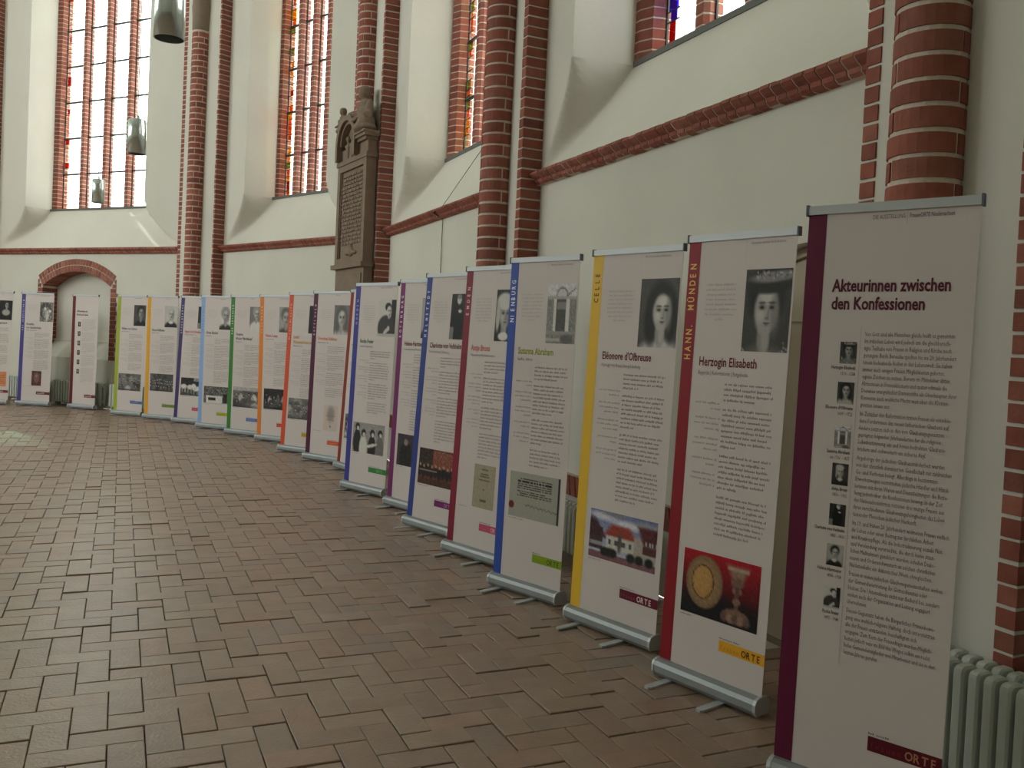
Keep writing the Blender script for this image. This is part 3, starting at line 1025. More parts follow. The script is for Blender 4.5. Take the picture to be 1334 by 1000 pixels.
    figure(.14, 4.02, .78, .30, 'carved_figure')
    figure(1.0, 4.16, .46, -.3, 'carved_figure')
    g = MB()
    for k in range(9):
        q = .55 + 1.9 * k / 8
        g.ellipsoid((cx + .38 * math.cos(q), .10, cz - 1.75 + .38 * math.sin(q)), (.06, .07, .04), 8, 6)
    remesh(g.build('garland', 'sandstone', ob), .012)
build_epitaph()

# ---------------------------------------------------------------- pendant lamps
def pendant(x, y, z, label, h=.34, r=.088):
    ob = thing('pendant_lamp', label, 'lamp', Matrix.Translation((x, y, z)), 'cylinder lamps hanging in a row')
    s = MB()
    s.lathe([(r - .006, .0), (r, .0), (r, h - .01), (r - .012, h), (.0, h)], 28)
    s.lathe([(r - .006, .0), (r - .006, h - .03)], 28)
    s.build('shade', 'lamp_metal', ob, smooth=False)
    for p in ob.children[0].data.polygons:
        p.use_smooth = len(p.vertices) == 4 and abs(p.normal.z) < .5
    d = MB(); d.lathe([(0, .05), (r - .012, .05), (r - .012, .062), (0, .062)], 24); d.build('diffuser', 'lamp_inside', ob)
    d = MB(); d.lathe([(.0, h + .05), (.018, h + .045), (.02, h), (.0, h)], 12); d.build('cable_gland', 'lamp_metal', ob)
    c = MB(); c.tube((0, 0, h + .04), (0, 0, TOPZ - z), .005, 6); c.build('cable', 'cable', ob)
pendant(-2.13, 5.30, 3.20, 'large looking metal cylinder lamp in front of the brick shaft with the capital')
pendant(-3.86, 8.90, 3.21, 'metal cylinder lamp hanging at the edge of the wide bright window')
pendant(-6.18, 13.0, 3.27, 'metal cylinder lamp hanging low before the middle of the bright window')

# ---------------------------------------------------------------- printed pictures
class Canvas:
    def __init__(self, w, h, bg=(.5, .5, .5)):
        self.w, self.h = w, h
        self.a = np.ones((h, w, 3)) * np.array(bg)
        self.X, self.Y = np.meshgrid((np.arange(w) + .5) / w, (np.arange(h) + .5) / h)
        self.r = np.random.RandomState(w * 131 + h * 7 + int(sum(bg) * 1000))
    def _mix(self, m, col):
        m = np.clip(m, 0, 1)[..., None]
        self.a = self.a * (1 - m) + np.array(col) * m
        return self
    def ell(self, cx, cy, rx, ry, col, soft=.25, rot=0.0, alpha=1.0):
        c, s = math.cos(rot), math.sin(rot)
        dx, dy = self.X - cx, self.Y - cy
        u, v = (dx * c + dy * s) / rx, (-dx * s + dy * c) / ry
        d = np.sqrt(u * u + v * v)
        return self._mix((1 - d) / soft + .5, np.array(col)) if alpha == 1 else self._mix(np.clip((1 - d) / soft + .5, 0, 1) * alpha, col)
    def rect(self, x0, y0, x1, y1, col, alpha=1.0):
        m = ((self.X >= x0) & (self.X <= x1) & (self.Y >= y0) & (self.Y <= y1)).astype(float)
        return self._mix(m * alpha, col)
    def tri(self, pts, col):
        m = np.ones_like(self.X)
        for i in range(len(pts)):
            (x1, y1), (x2, y2) = pts[i], pts[(i + 1) % len(pts)]
            m = np.minimum(m, ((x2 - x1) * (self.Y - y1) - (y2 - y1) * (self.X - x1)) * 60 + .5)
        return self._mix(m, col)
    def grad(self, top, bot):
        t = self.Y[..., None]
        self.a = np.array(top) * (1 - t) + np.array(bot) * t
        return self
    def noise(self, amp):
        self.a = np.clip(self.a + self.r.randn(self.h, self.w, 1) * amp, 0, 1)
        return self

def G(v, tint=(1, .98, .96)):
    return (v * tint[0], v * tint[1], v * tint[2])

def portrait(w=30, h=40, bg=.22, hair=.12, face=.78, dress=.15, cap=None, cx=.5, cy=.38, sc=1.0, collar=None, turn=0.04, long_hair=False, chest=False, hat=False, beard=False):
    c = Canvas(w, h, G(bg)).noise(.015)
    c.ell(cx + .1, cy, .6, .7, G(bg * 1.35), 1.0, alpha=.5)
    c.ell(cx, cy + .74 * sc, .56 * sc, .40 * sc, G(dress), .25)
    if chest:
        c.ell(cx - .02, cy + .60 * sc, .48 * sc, .26 * sc, G(face * .92), .35)
    if long_hair:
        c.ell(cx - .20 * sc, cy + .12 * sc, .15 * sc, .30 * sc, G(hair), .5)
        c.ell(cx + .22 * sc, cy + .10 * sc, .13 * sc, .28 * sc, G(hair), .5)
    c.ell(cx, cy - .10 * sc, .29 * sc, .25 * sc, G(hair), .4)
    c.ell(cx, cy + .27 * sc, .105 * sc, .17 * sc, G(face * .72), .4)
    c.ell(cx + .03 * sc, cy + .30 * sc, .06 * sc, .12 * sc, G(face * .84), .7)
    c.ell(cx + turn * .5, cy + .02 * sc, .195 * sc, .215 * sc, G(face * .86), .28)
    c.ell(cx + turn * .5, cy + .13 * sc, .13 * sc, .115 * sc, G(face * .84), .5)
    c.ell(cx + turn, cy - .10 * sc, .12 * sc, .07 * sc, G(face), .9)
    c.ell(cx + turn * .5 + .15 * sc, cy + .05 * sc, .07 * sc, .20 * sc, G(face * .62), .9, alpha=.75)
    c.ell(cx + turn - .10 * sc, cy + .07 * sc, .06 * sc, .06 * sc, G(face * 1.02), 1.0, alpha=.7)
    e = cx + turn
    for sx in (-.085, .075):
        c.ell(e + sx * sc, cy - .008 * sc, .060 * sc, .030 * sc, G(face * .60), .8, alpha=.8)
        c.ell(e + sx * sc, cy - .004 * sc, .034 * sc, .014 * sc, G(.13), .6)
        c.ell(e + sx * sc, cy - .048 * sc, .060 * sc, .011 * sc, G(hair * .8 + .12), .8, alpha=.8)
    c.ell(e + .024 * sc, cy + .05 * sc, .016 * sc, .055 * sc, G(face * .66), .9, alpha=.8)
    c.ell(e + .004 * sc, cy + .095 * sc, .034 * sc, .012 * sc, G(face * .52), .8, alpha=.8)
    c.ell(e, cy + .140 * sc, .050 * sc, .010 * sc, G(.26), .6)
    c.ell(e, cy + .160 * sc, .036 * sc, .010 * sc, G(face * .62), .8, alpha=.7)
    if beard:
        c.ell(e, cy + .15 * sc, .12 * sc, .08 * sc, G(.55), .6)
    if collar is not None:
        c.ell(cx, cy + .38 * sc, .18 * sc, .07 * sc, G(collar), .3)
    if cap is not None:
        c.ell(cx - .02, cy - .20 * sc, .27 * sc, .14 * sc, G(cap), .3)
        c.ell(cx - .23 * sc, cy + .04 * sc, .07 * sc, .26 * sc, G(cap * .9), .4)
    if hat:
        c.ell(cx + .16, cy - .25 * sc, .46 * sc, .115 * sc, G(.15), .25, rot=-.08)
        c.ell(cx + .16, cy - .285 * sc, .40 * sc, .05 * sc, G(.55), .5, rot=-.05)
        for k in range(60):
            c.ell(cx - .22 + .7 * c.r.rand(), cy - (.27 + .06 * c.r.rand()) * sc, .016, .012, G(.3 + .55 * c.r.rand()), .7)
        for k in range(150):
            a = c.r.rand() * 3.14
            rr = .30 + .22 * c.r.rand()
            c.ell(cx + rr * sc * math.cos(a) * 1.1, cy + .30 * sc + rr * .75 * math.sin(a), .020, .016, G(.28 + .42 * c.r.rand()), .7)
    return c.noise(.012)

def standing(w=24, h=36, side=.5):
    c = Canvas(w, h, G(.17))
    c.ell(side, .62, .30, .5, G(.07), .2); c.ell(side + .05, .14, .10, .10, G(.85), .3); c.ell(side + .05, .07, .11, .06, G(.55), .4)
    c.ell(side + .12, .38, .08, .035, G(.85), .4); c.rect(0, .72, .22, 1, G(.5)); return c.noise(.015)

def writing(w=34, h=46):
    c = Canvas(w, h, G(.82)); c.rect(.74, 0, 1, 1, G(.14))
    c.ell(.48, .76, .46, .34, G(.24), .15); c.ell(.56, .20, .17, .11, G(.10), .25); c.ell(.62, .32, .135, .15, G(.82), .3); c.ell(.70, .35, .06, .12, G(.6), .8, alpha=.6)
    c.ell(.60, .30, .045, .015, G(.2), .6); c.ell(.70, .30, .03, .013, G(.2), .6); c.ell(.64, .41, .04, .012, G(.3), .6)
    c.ell(.62, .47, .06, .05, G(.7), .5); c.ell(.50, .84, .17, .06, G(.80), .3, rot=-.5); c.ell(.62, .77, .07, .07, G(.80), .4); c.rect(0, .91, 1, 1, G(.74))
    return c.noise(.015)

def mausoleum(w=34, h=42):
    c = Canvas(w, h, G(.55)); c.rect(0, 0, 1, .22, (.84, .84, .86)); c.noise(.05)
    c.ell(.5, .22, .20, .16, G(.45), .1); c.ell(.5, .22, .17, .13, (.82, .82, .84), .1)
    c.rect(.02, .22, .98, .27, G(.70)); c.rect(.28, .27, .72, .78, G(.33)); c.rect(.36, .30, .64, .42, G(.55))
    c.rect(.24, .27, .33, .78, G(.88)); c.rect(.66, .27, .75, .78, G(.88)); c.rect(0, .78, 1, .84, G(.62)); c.rect(0, .90, .6, .96, G(.72))
    c.ell(.7, .92, .2, .08, G(.4), .4)
    for k in range(8):
        c.ell(.68 + .035 * k, .2 - .016 * k, .02, .012, G(.25), .6)
    return c.noise(.02)

def plate_and_chalice(w=56, h=40):
    c = Canvas(w, h).grad((.72, .06, .13), (.10, .04, .06))
    c.ell(.5, 1.05, .9, .42, (.06, .05, .06), .5)
    c.ell(.30, .46, .24, .40, (.53, .42, .31), .06); c.ell(.30, .46, .20, .34, (.62, .49, .35), .3)
    c.ell(.28, .46, .145, .255, (.20, .13, .10), .06); c.ell(.28, .46, .133, .24, (.74, .56, .32), .05); c.ell(.27, .42, .09, .16, (.80, .62, .38), .8, alpha=.6)
    c.tri([(.58, .10), (.86, .10), (.78, .34), (.66, .34)], (.62, .50, .42)); c.rect(.59, .12, .85, .17, (.72, .62, .52))
    c.ell(.72, .34, .08, .08, (.50, .38, .32), .3); c.ell(.72, .46, .06, .06, (.58, .44, .38), .4); c.rect(.69, .40, .75, .72, (.42, .30, .26))
    c.ell(.72, .62, .05, .05, (.55, .42, .36), .4); c.ell(.72, .84, .17, .11, (.52, .40, .34), .15)
    for k in range(5):
        c.ell(.58 + .07 * k, .88, .045, .07, (.62, .48, .42) if k % 2 else (.42, .32, .28), .4)
    return c.noise(.025)

def manor(w=56, h=40):
    c = Canvas(w, h).grad((.42, .46, .66), (.80, .80, .84))
    for x, y, rx, ry, v in ((.2, .12, .2, .08, .85), (.6, .2, .25, .08, .88), (.85, .12, .2, .06, .6), (.4, .05, .2, .05, .55)):
        c.ell(x, y, rx, ry, (v, v, v + .05), .9)
    c.rect(0, .35, .22, .8, (.30, .20, .24)); c.tri([(-.02, .18), (.10, .20), (.27, .55), (-.02, .55)], (.28, .16, .19))
    c.rect(.26, .44, .72, .76, (.80, .79, .76)); c.tri([(.34, .25), (.60, .25), (.72, .48), (.24, .48)], (.62, .25, .20))
    c.rect(.68, .40, .99, .85, (.70, .66, .62)); c.tri([(.72, .17), (1.0, .17), (1.05, .52), (.82, .52)], (.36, .16, .17)); c.rect(.80, .52, 1, .68, (.34, .20, .20))
    for k in range(4):
        c.rect(.30 + .10 * k, .56, .345 + .10 * k, .64, (.30, .30, .32)); c.rect(.84 + .045 * k, .42, .865 + .045 * k, .49, (.8, .8, .8))
    c.rect(.02, .66, .22, .72, (.6, .6, .62)); c.rect(0, .86, 1, 1, (.52, .36, .40))
    for x in (.25, .32, .38, .64, .76, .90):
        c.ell(x, .82, .06, .09, (.10, .12, .11), .4)
    c.ell(.47, .58, .03, .2, (.35, .33, .30), .6)
    return c.noise(.03)

def deed(w=60, h=44):
    c = Canvas(w, h, (.66, .66, .61)).noise(.012)
    for i in range(8):
        x0 = .16 + (.05 if i in (0, 6) else 0); x1 = .84 - (.0 if i not in (5,) else .1)
        k = x0
        while k < x1:
            l = .03 + .05 * c.r.rand(); c.rect(k, .14 + .052 * i, min(k + l, x1), .14 + .052 * i + .024, (.14, .14, .16)); k += l + .012
    for k in range(26):
        c.ell(.34 + .024 * k, .70 + .02 * math.sin(k * 1.9) + .002 * k, .014, .012, (.40, .40, .42), .6)
    c.ell(.06, .74, .055, .085, (.42, .11, .12), .12)
    c.rect(.955, .0, .985, 1, (.10, .09, .10))
    return c

def page(w=28, h=38, v=(.66, .62, .53)):
    c = Canvas(w, h, v).noise(.02)
    for i, (y, wd) in enumerate(((.10, .25), (.20, .35), (.27, .45), (.33, .5), (.55, .08), (.78, .3), (.82, .3))):
        c.rect(.5 - wd / 2, y, .5 + wd / 2, y + .03, tuple(q * .45 for q in v), alpha=.8)
    return c

def emblem(w=24, h=34):
    c = Canvas(w, h, (.82, .76, .72))
    c.ell(.5, .35, .25, .28, (.62, .58, .56), .8); c.rect(.2, .42, .8, .45, (.55, .5, .5)); c.rect(.25, .55, .75, .58, (.6, .55, .54)); c.ell(.5, .82, .05, .04, (.35, .33, .35), .5)
    return c.noise(.015)

def crowd(w=48, h=32, seed=1, n=9, bg=.4, dark=.12, light=.85, sky=.0, tint=(1, .98, .97)):
    c = Canvas(w, h, G(bg, tint)); r = np.random.RandomState(seed)
    for k in range(30):
        c.ell(r.rand(), r.rand() * .5, .06 + .08 * r.rand(), .08 + .1 * r.rand(), G(bg * (.5 + r.rand()), tint), .8, alpha=.7)
    if sky:
        c.rect(0, 0, 1, sky, G(.75, tint), alpha=.8)
    for row in range(3):
        m = n - row
        y0 = .34 + .17 * row
        for k in range(m):
            x = (k + .5) / m + r.uniform(-.25, .25) / m; y = y0 + r.uniform(-.05, .05)
            body = light * (.8 + .2 * r.rand()) if r.rand() < .25 else dark + r.rand() * .3
            c.ell(x, y + .25, .30 / m + .025, .20, G(body, tint), .45, alpha=.9)
            c.ell(x, y + .02, .021, .045, G(.72, tint), .5); c.ell(x, y - .02, .024, .03, G(.15, tint), .6)
    c.ell(.5, 1.02, .7, .14, G(bg * .5, tint), .8, alpha=.7)
    return c.noise(.045)

def quartet(w=46, h=34):
    c = Canvas(w, h, G(.62)).noise(.02)
    for x, y, b in ((.15, .16, .15), (.35, .34, .85), (.62, .32, .12), (.86, .30, .45)):
        c.ell(x, y + .50, .12, .42, G(b), .15); c.ell(x, y, .07, .12, G(.10), .3); c.ell(x + .015, y + .05, .04, .07, G(.82), .3)
    c.ell(.60, .72, .20, .05, G(.85), .3, rot=-.4); return c.noise(.02)

def hall(w=48, h=34):
    c = Canvas(w, h, (.42, .23, .18)); c.rect(0, 0, .40, .55, (.20, .15, .13)); c.rect(.42, .05, 1, .55, (.55, .32, .26)); c.noise(.05)
    for k in range(9):
        c.ell(.06 + .11 * k, .62 + .03 * (k % 2), .06, .16, (.10, .09, .10), .3); c.ell(.06 + .11 * k, .46 + .03 * (k % 2), .022, .04, (.75, .62, .52), .4)
    c.rect(0, .82, 1, 1, (.30, .18, .14)); c.rect(.05, .58, .55, .62, (.65, .55, .5)); return c.noise(.03)

def sheep(w=44, h=30):
    c = Canvas(w, h, G(.30)); c.rect(0, .05, 1, .42, G(.15)); c.rect(.55, 0, 1, .2, G(.6)); c.noise(.06)
    for x, y, rx in ((.14, .50, .13), (.40, .52, .12), (.66, .60, .16), (.85, .52, .12), (.55, .46, .1)):
        c.ell(x, y, rx, .13, G(.86), .35); c.rect(x - rx * .6, y + .08, x - rx * .4, y + .3, G(.7)); c.rect(x + rx * .4, y + .08, x + rx * .6, y + .3, G(.7))
    return c.noise(.04)

def stalls(w=46, h=30):
    c = Canvas(w, h, G(.35)).noise(.14); c.rect(.1, .55, .75, .95, G(.85)); c.rect(.2, .62, .5, .8, G(.2)); c.rect(.8, .4, .95, .9, G(.15)); c.rect(0, .92, 1, 1, G(.75)); return c.noise(.05)

def dark_pair(w=34, h=34):
    c = Canvas(w, h, (.24, .20, .24)); c.ell(.3, .7, .2, .45, G(.10), .2); c.ell(.30, .26, .07, .10, (.6, .5, .48), .4); c.ell(.75, .72, .2, .4, G(.14), .2); c.ell(.7, .35, .06, .09, (.6, .5, .48), .4); return c.noise(.03)

def woodcut(w=30, h=34):
    c = Canvas(w, h, G(.45)).noise(.16); c.ell(.45, .45, .42, .42, G(.3), .15); c.ell(.5, .55, .3, .3, G(.55), .3); c.ell(.4, .35, .09, .1, G(.8), .4); c.ell(.55, .7, .13, .25, G(.8), .5); c.ell(.75, .45, .1, .07, G(.85), .5); return c.noise(.10)

def tapestry(w=20, h=28):
    c = Canvas(w, h, (.35, .20, .22)).noise(.05); c.ell(.5, .45, .28, .35, (.48, .36, .34), .3); c.ell(.5, .35, .1, .09, (.65, .5, .45), .4); c.rect(0, 0, 1, .05, (.2, .12, .15)); return c.noise(.03)

def orange_sheet(w=20, h=24):
    c = Canvas(w, h, (.84, .56, .38)).noise(.03)
    for k in range(5):
        c.rect(.1, .25 + .13 * k, .9, .28 + .13 * k, (.72, .42, .28))
    return c

# ---------------------------------------------------------------- lettering
_fc = {}
def glyphs(text, size, xs=1.0, bold=0.0, res=2):
    key = (text, bold, res)
    if key not in _fc:
        cu = bpy.data.curves.new('lettering', 'FONT')
        cu.body = text; cu.size = 1.0; cu.resolution_u = res; cu.offset = bold; cu.fill_mode = 'FRONT'
        ob = bpy.data.objects.new('lettering', cu)
        me = bpy.data.meshes.new_from_object(ob)
        _fc[key] = ([tuple(v.co) for v in me.vertices], [tuple(p.vertices) for p in me.polygons])
        bpy.data.objects.remove(ob); bpy.data.curves.remove(cu); bpy.data.meshes.remove(me)
    v, f = _fc[key]
    return [(x * size * xs, y * size) for x, y, z in v], f

class Sheet:
    """maps banner print coordinates (s in 0..1 of the width, z in metres) onto the leaning sheet"""
    def __init__(self, W, sway, seed):
        self.W, self.sway, self.R = W, sway, random.Random(seed)
    def p(self, s, z, off=.0008):
        return (s * self.W + self.sway * z / 2.0, .045 - off + (z - .08) * .006, z)
    def rect(self, mb, s0, s1, z0, z1, col, off=.0008):
        mb.add([self.p(s0, z0, off), self.p(s1, z0, off), self.p(s1, z1, off), self.p(s0, z1, off)], [(0, 1, 2, 3)], lin(col))
    def text(self, mb, txt, s, z, size, col, xs=.7, bold=.0, off=.0012, align='l', res=2, vert=False, track=None):
        k = xs
        if track is None:
            v, f = glyphs(txt, size, k, bold, res)
            if not v:
                return
            w = max(q[0] for q in v)
            if vert:
                pts = [self.p(s - y / self.W, z + x, off) for x, y in v]
            else:
                o = {'l': 0, 'r': -w, 'c': -w / 2}[align]
                pts = [self.p(s + (x + o) / self.W, z + y, off) for x, y in v]
            mb.add(pts, f, lin(col))
        else:                                  # letter by letter with wide spacing
            x0 = 0.0
            for ch in txt:
                if ch == ' ':
                    x0 += track; continue
                v, f = glyphs(ch, size, k, bold, res)
                if vert:
                    pts = [self.p(s - y / self.W, z + x0 + x, off) for x, y in v]
                else:
                    pts = [self.p(s + (x + x0) / self.W, z + y, off) for x, y in v]
                mb.add(pts, f, lin(col)); x0 += track
    def picture(self, cv, s0, s1, z0, z1, off=.0009):
        mb = MB()
        h, w = cv.h, cv.w
        a = np.clip(cv.a, 0, 1)
        vs, cs, fs = [], [], []
        for j in range(h):
            for i in range(w):
                vs.append(self.p(s0 + (s1 - s0) * i / (w - 1), z1 - (z1 - z0) * j / (h - 1), off)); cs.append(lin(a[j, i]))
        for j in range(h - 1):
            for i in range(w - 1):
                q = j * w + i
                fs.append((q, q + w, q + w + 1, q + 1))
        return mb.add(vs, fs, cs)
    def fine_print(self, mb, s0, s1, z1, lines, pitch, col=(.45, .42, .42), size=.0105, align='l', para=()):
        """lines of print far too small to read: rows of letter-sized strokes"""
        R = self.R
        z = z1
        for i in range(lines):
            if i in para:
                z -= pitch * .8
            full = (s1 - s0) * (1.0 - R.uniform(0, .10)) if (i + 1) not in para and i != lines - 1 else (s1 - s0) * R.uniform(.25, .7)
            words, x = [], 0.0
            while x < full:
                n = R.randint(2, 10); words.append((x, n)); x += n * .0068 / self.W + .006 / self.W
            tot = min(x, full)
            st = {'l': s0, 'r': s1 - tot, 'c': (s0 + s1) / 2 - tot / 2}[align]
            for x, n in words:
                for k in range(n):
                    a = st + x + k * .0068 / self.W
                    if a > st + full:
                        break
                    h = size * (1.0 if R.random() < .3 else .68)
                    lo = -size * .25 if R.random() < .12 else 0
                    mb.add([self.p(a, z + lo), self.p(a + .0046 / self.W, z + lo), self.p(a + .0046 / self.W, z + h), self.p(a, z + h)], [(0, 1, 2, 3)], lin(col))
            z -= pitch
        return z

BODY1 = ["Vor Gott sind alle Menschen gleich, heißt es gemeinhin.", "Im irdischen Leben wird jedoch um die gleichberech-", "tigte Teilhabe von Frauen in Religion und Kirche noch",
 "gerungen. Beide Bereiche spielten bis ins 20. Jahrhundert", "hinein bedeutende Rollen in der Lebenswelt. Sie haben", "immer auch einigen Frauen Möglichkeiten geboten,",
 "eigene Zeichen zu setzen. Bereits im Mittelalter übten", "Äbtissinnen in Frauenklöstern und später oftmals die", "Dominae evangelischer Damenstifte als Oberhäupter ihrer",
 "Konvente auch weltliche Macht weit über die Kloster-", "grenzen hinaus aus.", None,
 "Im Zeitalter der Reformation traten Frauen als entschie-", "dene Förderinnen des neuen lutherischen Glaubens auf.", "Andere setzten sich in den von Glaubensgegensätzen",
 "geprägten folgenden Jahrhunderten für die religiöse", "Selbstbestimmung ein und boten bedrohten Glaubens-", "brüdern und -schwestern ein sicheres Asyl.", None,
 "Angehörige der jüdischen Glaubensminderheit wurden", "von der christlich dominierten Gesellschaft mit zahlreichen", "Ge- und Verboten belegt. Allerdings in bestimmten",
 "Erwerbszweigen vermittelten jüdische Händler und Händ-", "lerinnen mit ihren Waren und Dienstleistungen die Bezie-", "hung jedoch über die Konfessionen hinweg. In der Zeit",
 "des Nationalsozialismus retteten drei mutige Frauen aus", "ihren verschiedenen Glaubenszugehörigkeiten das Leben", "tausender Menschen jüdischer Herkunft.", None,
 "Im 19. und frühen 20. Jahrhundert widmeten Frauen vielfach", "ihr Leben oder einen Beitrag zur kirchlichen Arbeit", "und Krankenpflege. Als die Industrialisierung soziale Not",
 "und Verelendung verursachte, die durch keine staat-", "lichen Maßnahmen gemildert wurden, schufen Diako-", "nissen und Ordensschwestern an solchen christlichen", "Nächstenliebe ein diakonisches Werk ohnegleichen.", None,
 "Frauen in vielen jüdischen Glaubensgemeinschaften wirken", "der Gemeindevertretung ihr Gottesdienstes oder", "bleiben. Die Unterschiede nicht nur fließend bei, sondern", "wirken auch der Organisation und Leitung engagiert", "übernehmen.", None,
 "Diesen Gegensatz haben die Bürgerlichen Frauenbewe-", "gung eine weltlich-religiöse Haltung, doch unterstützten", "alle der Frauen entstanden, beschäftigten sich", "entgegen. Zum Kern der Frauenfrage wurden Möglich-",
 "keiten jedoch sehr im Bild des Weges selbst ein recht", "hohe Gemeindemitglieder und Mitarbeiter und sie in den", "letzten Jahren gerufen."]

def badge(sh, parent, col, tcol, big, seed):
    m = MB()
    z0, z1 = .208, .256
    sh.rect(m, .58, 1.0, z0, z1, col)
    b = m.build('badge', 'print', parent)
    t = MB()
    if big:
        sh.text(t, 'frauen', .60, z0 + .010, .030, tuple(min(1, c * .7 + .3 * k) for c, k in zip(col, tcol)), xs=.75, off=.0016, track=.0165)
        sh.text(t, 'ORTE', .60 + .105 / sh.W, z0 + .009, .040, tcol, xs=.8, bold=.02, off=.0016, track=.026)
    else:
        sh.text(t, 'frauenORTE', .62, z0 + .012, .030, tcol, xs=.9, off=.0016)
    b2 = t.build('badge_lettering', 'print', parent)
    t = MB(); sh.fine_print(t, .58, 1.0, z1 + .006, 1, .01, col=(.5, .47, .47), size=.006)
    tag(t.build('badge_small_print', 'print', parent), kind='stuff')

def banner(name_label, BL, yaw, W, sway, stripe, town=None, tcol=(1, 1, 1), title=(), tcolour=(.3, .08, .12), portrait_cv=None, picture_cv=None,
           pic=(.18, .93, .36, .63), badge_col=(.4, .1, .2), badge_t=(1, .95, .9), kind='person', near=0, town_size=.042, town_z=1.88, town_track=.043, seed=1, tsize=.056, sub=None, group='roll-up banners set out along the wall'):
    a = math.radians(yaw)
    d = (math.sin(a), math.cos(a))
    ob = thing('rollup_banner', name_label, 'banner', mat_at(BL, d), group)
    sh = Sheet(W, sway, seed)
    # aluminium cassette with rounded front, end caps, swivel feet
    prof = [(.012, .012), (.0, .03), (.0, .058), (.010, .075), (.030, .083), (.075, .083), (.092, .072), (.100, .05), (.100, .02), (.092, .010)]
    k = len(prof)
    def cas(m, x0, x1, grow=0.0):
        pts = [(.05 + (y - .05) * (1 + grow), .046 + (z - .046) * (1 + grow)) for y, z in prof]
        m.add([(x0, y, z) for y, z in pts] + [(x1, y, z) for y, z in pts], [tuple(range(k)), tuple(range(2 * k - 1, k - 1, -1))] + [(i, k + i, k + (i + 1) % k, (i + 1) % k) for i in range(k)])
    m = MB(); cas(m, .006, W - .006); base = m.build('base', 'aluminium', ob)
    for x0, x1 in ((-.006, .008), (W - .008, W + .006)):
        m = MB(); cas(m, x0, x1, .04); m.build('end_cap', 'rail_grey', base)
    for x in (.16 * W, .68 * W):
        m = MB(); 
        m.prism([(x - .018, -.125), (x - .010, -.135), (x + .010, -.135), (x + .018, -.125), (x + .018, .2), (x - .018, .2)], 0.001, .011); m.build('foot', 'rail_grey', ob)
    # sheet
    m = MB()
    lo, hi = .078, 1.978
    pts = [sh.p(0, lo, 0), sh.p(1, lo, 0), sh.p(1, hi, 0), sh.p(0, hi, 0)]
    m.add(pts + [(x, y + .0015, z) for x, y, z in pts], [(0, 1, 2, 3), (7, 6, 5, 4), (0, 4, 5, 1), (1, 5, 6, 2), (2, 6, 7, 3), (3, 7, 4, 0)])
    sheet = m.build('sheet', 'banner_sheet', ob)
    x0, y0, z0 = sh.p(0, 1.972, 0); x1 = sh.p(1, 1.972, 0)[0]
    m = MB(); m.box(x0 - .002, x1 + .002, y0 - .008, y0 + .012, 1.970, 2.0); rail = m.build('top_rail', 'rail_grey', ob)
    for xa, xb in ((x0 - .008, x0 - .001), (x1 + .001, x1 + .008)):
        m = MB(); m.box(xa, xb, y0 - .011, y0 + .015, 1.966, 2.004); m.build('rail_cap', 'end_cap', rail)
    m = MB(); m.tube((W / 2, .075, .08), (W / 2 + sway * .98, .075, 1.975), .009, 8); m.build('support_pole', 'aluminium', ob)
    # printing
    m = MB(); sh.rect(m, 0, .118, lo + .006, 1.971, stripe); m.build('stripe', 'print', sheet)
    res = 2 if near else 1
    ink = (.30, .27, .28)
    t = MB()
    if town:
        n = len(town)
        sh.text(t, town, .085, town_z - town_track * n, town_size, tcol, xs=.74, bold=.02, vert=True, track=town_track, res=res)
        tag(t.build('town_lettering', 'print', sheet), kind='stuff')
    if kind == 'person':
        t = MB()
        for i, line in enumerate(title):
            sh.text(t, line, .18, 1.425 - .062 * i, tsize, tcolour, xs=.72, bold=.018, res=res)
        if t.v:
            t.build('title', 'print', sheet)
        dz = .062 * (len(title) - 1)
        t = MB()
        if sub:
            sb = MB(); sh.text(sb, sub, .18, 1.386 - dz, .0265, (.55, .52, .53), xs=.66, res=1); tag(sb.build('subtitle', 'print', sheet), kind='stuff')
        else:
            sh.fine_print(t, .18, .74, 1.388 - dz, 1, .02, col=(.60, .57, .57), size=.016)
        sh.fine_print(t, .45, .92, 1.345 - dz, 24 if pic[3] > .66 else 27, .0228, col=(.62, .59, .59), para=(4, 12, 19))
        sh.fine_print(t, .17, .42, 1.26 - dz, 13, .0235, col=(.72, .69, .68), size=.009, align='r', para=(2, 5, 8, 10))
        sh.fine_print(t, .20, .50, 1.775, 6 if not near else 8, .0215, col=(.76, .73, .72), size=.009, align='c')
        if near:
            sb = MB(); sh.text(sb, 'Akteurinnen zwischen den Konfessionen', .60, 1.945, .0165, (.52, .50, .50), xs=.62, res=1); tag(sb.build('heading_line', 'print', sheet), kind='stuff')
        else:
            sh.fine_print(t, .60, .97, 1.945, 1, .02, col=(.62, .60, .60), size=.011)
        sh.fine_print(t, .18, .62, pic[2] - .014, 1, .02, col=(.6, .57, .56), size=.006)
        sh.rect(t, .555, .558, 1.86, 1.97, (.80, .77, .76))
        tag(t.build('small_print', 'print', sheet), kind='stuff')
        if portrait_cv is not None:
            sh.picture(portrait_cv, .578, .985, 1.495, 1.838).build('portrait', 'print', sheet)
        if picture_cv is not None:
            sh.picture(picture_cv, *pic).build('picture', 'print', sheet)
    elif kind == 'intro':
        t = MB()
        sh.text(t, 'Akteurinnen zwischen', .18, 1.708, .0585, tcolour, xs=.71, bold=.026, track=None, res=2)
        sh.text(t, 'den Konfessionen', .18, 1.648, .0585, tcolour, xs=.71, bold=.026, res=2)
        t.build('title', 'print', sheet)
        t = MB()
        sh.text(t, 'DIE AUSSTELLUNG', .40, 1.944, .020, (.45, .42, .43), xs=.62); sh.rect(t, .600, .603, 1.925, 1.965, (.75, .73, .73))
        sh.text(t, 'FrauenORTE Niedersachsen', .615, 1.944, .020, (.40, .37, .38), xs=.58, bold=.01)
        t.build('heading_line', 'print', sheet)
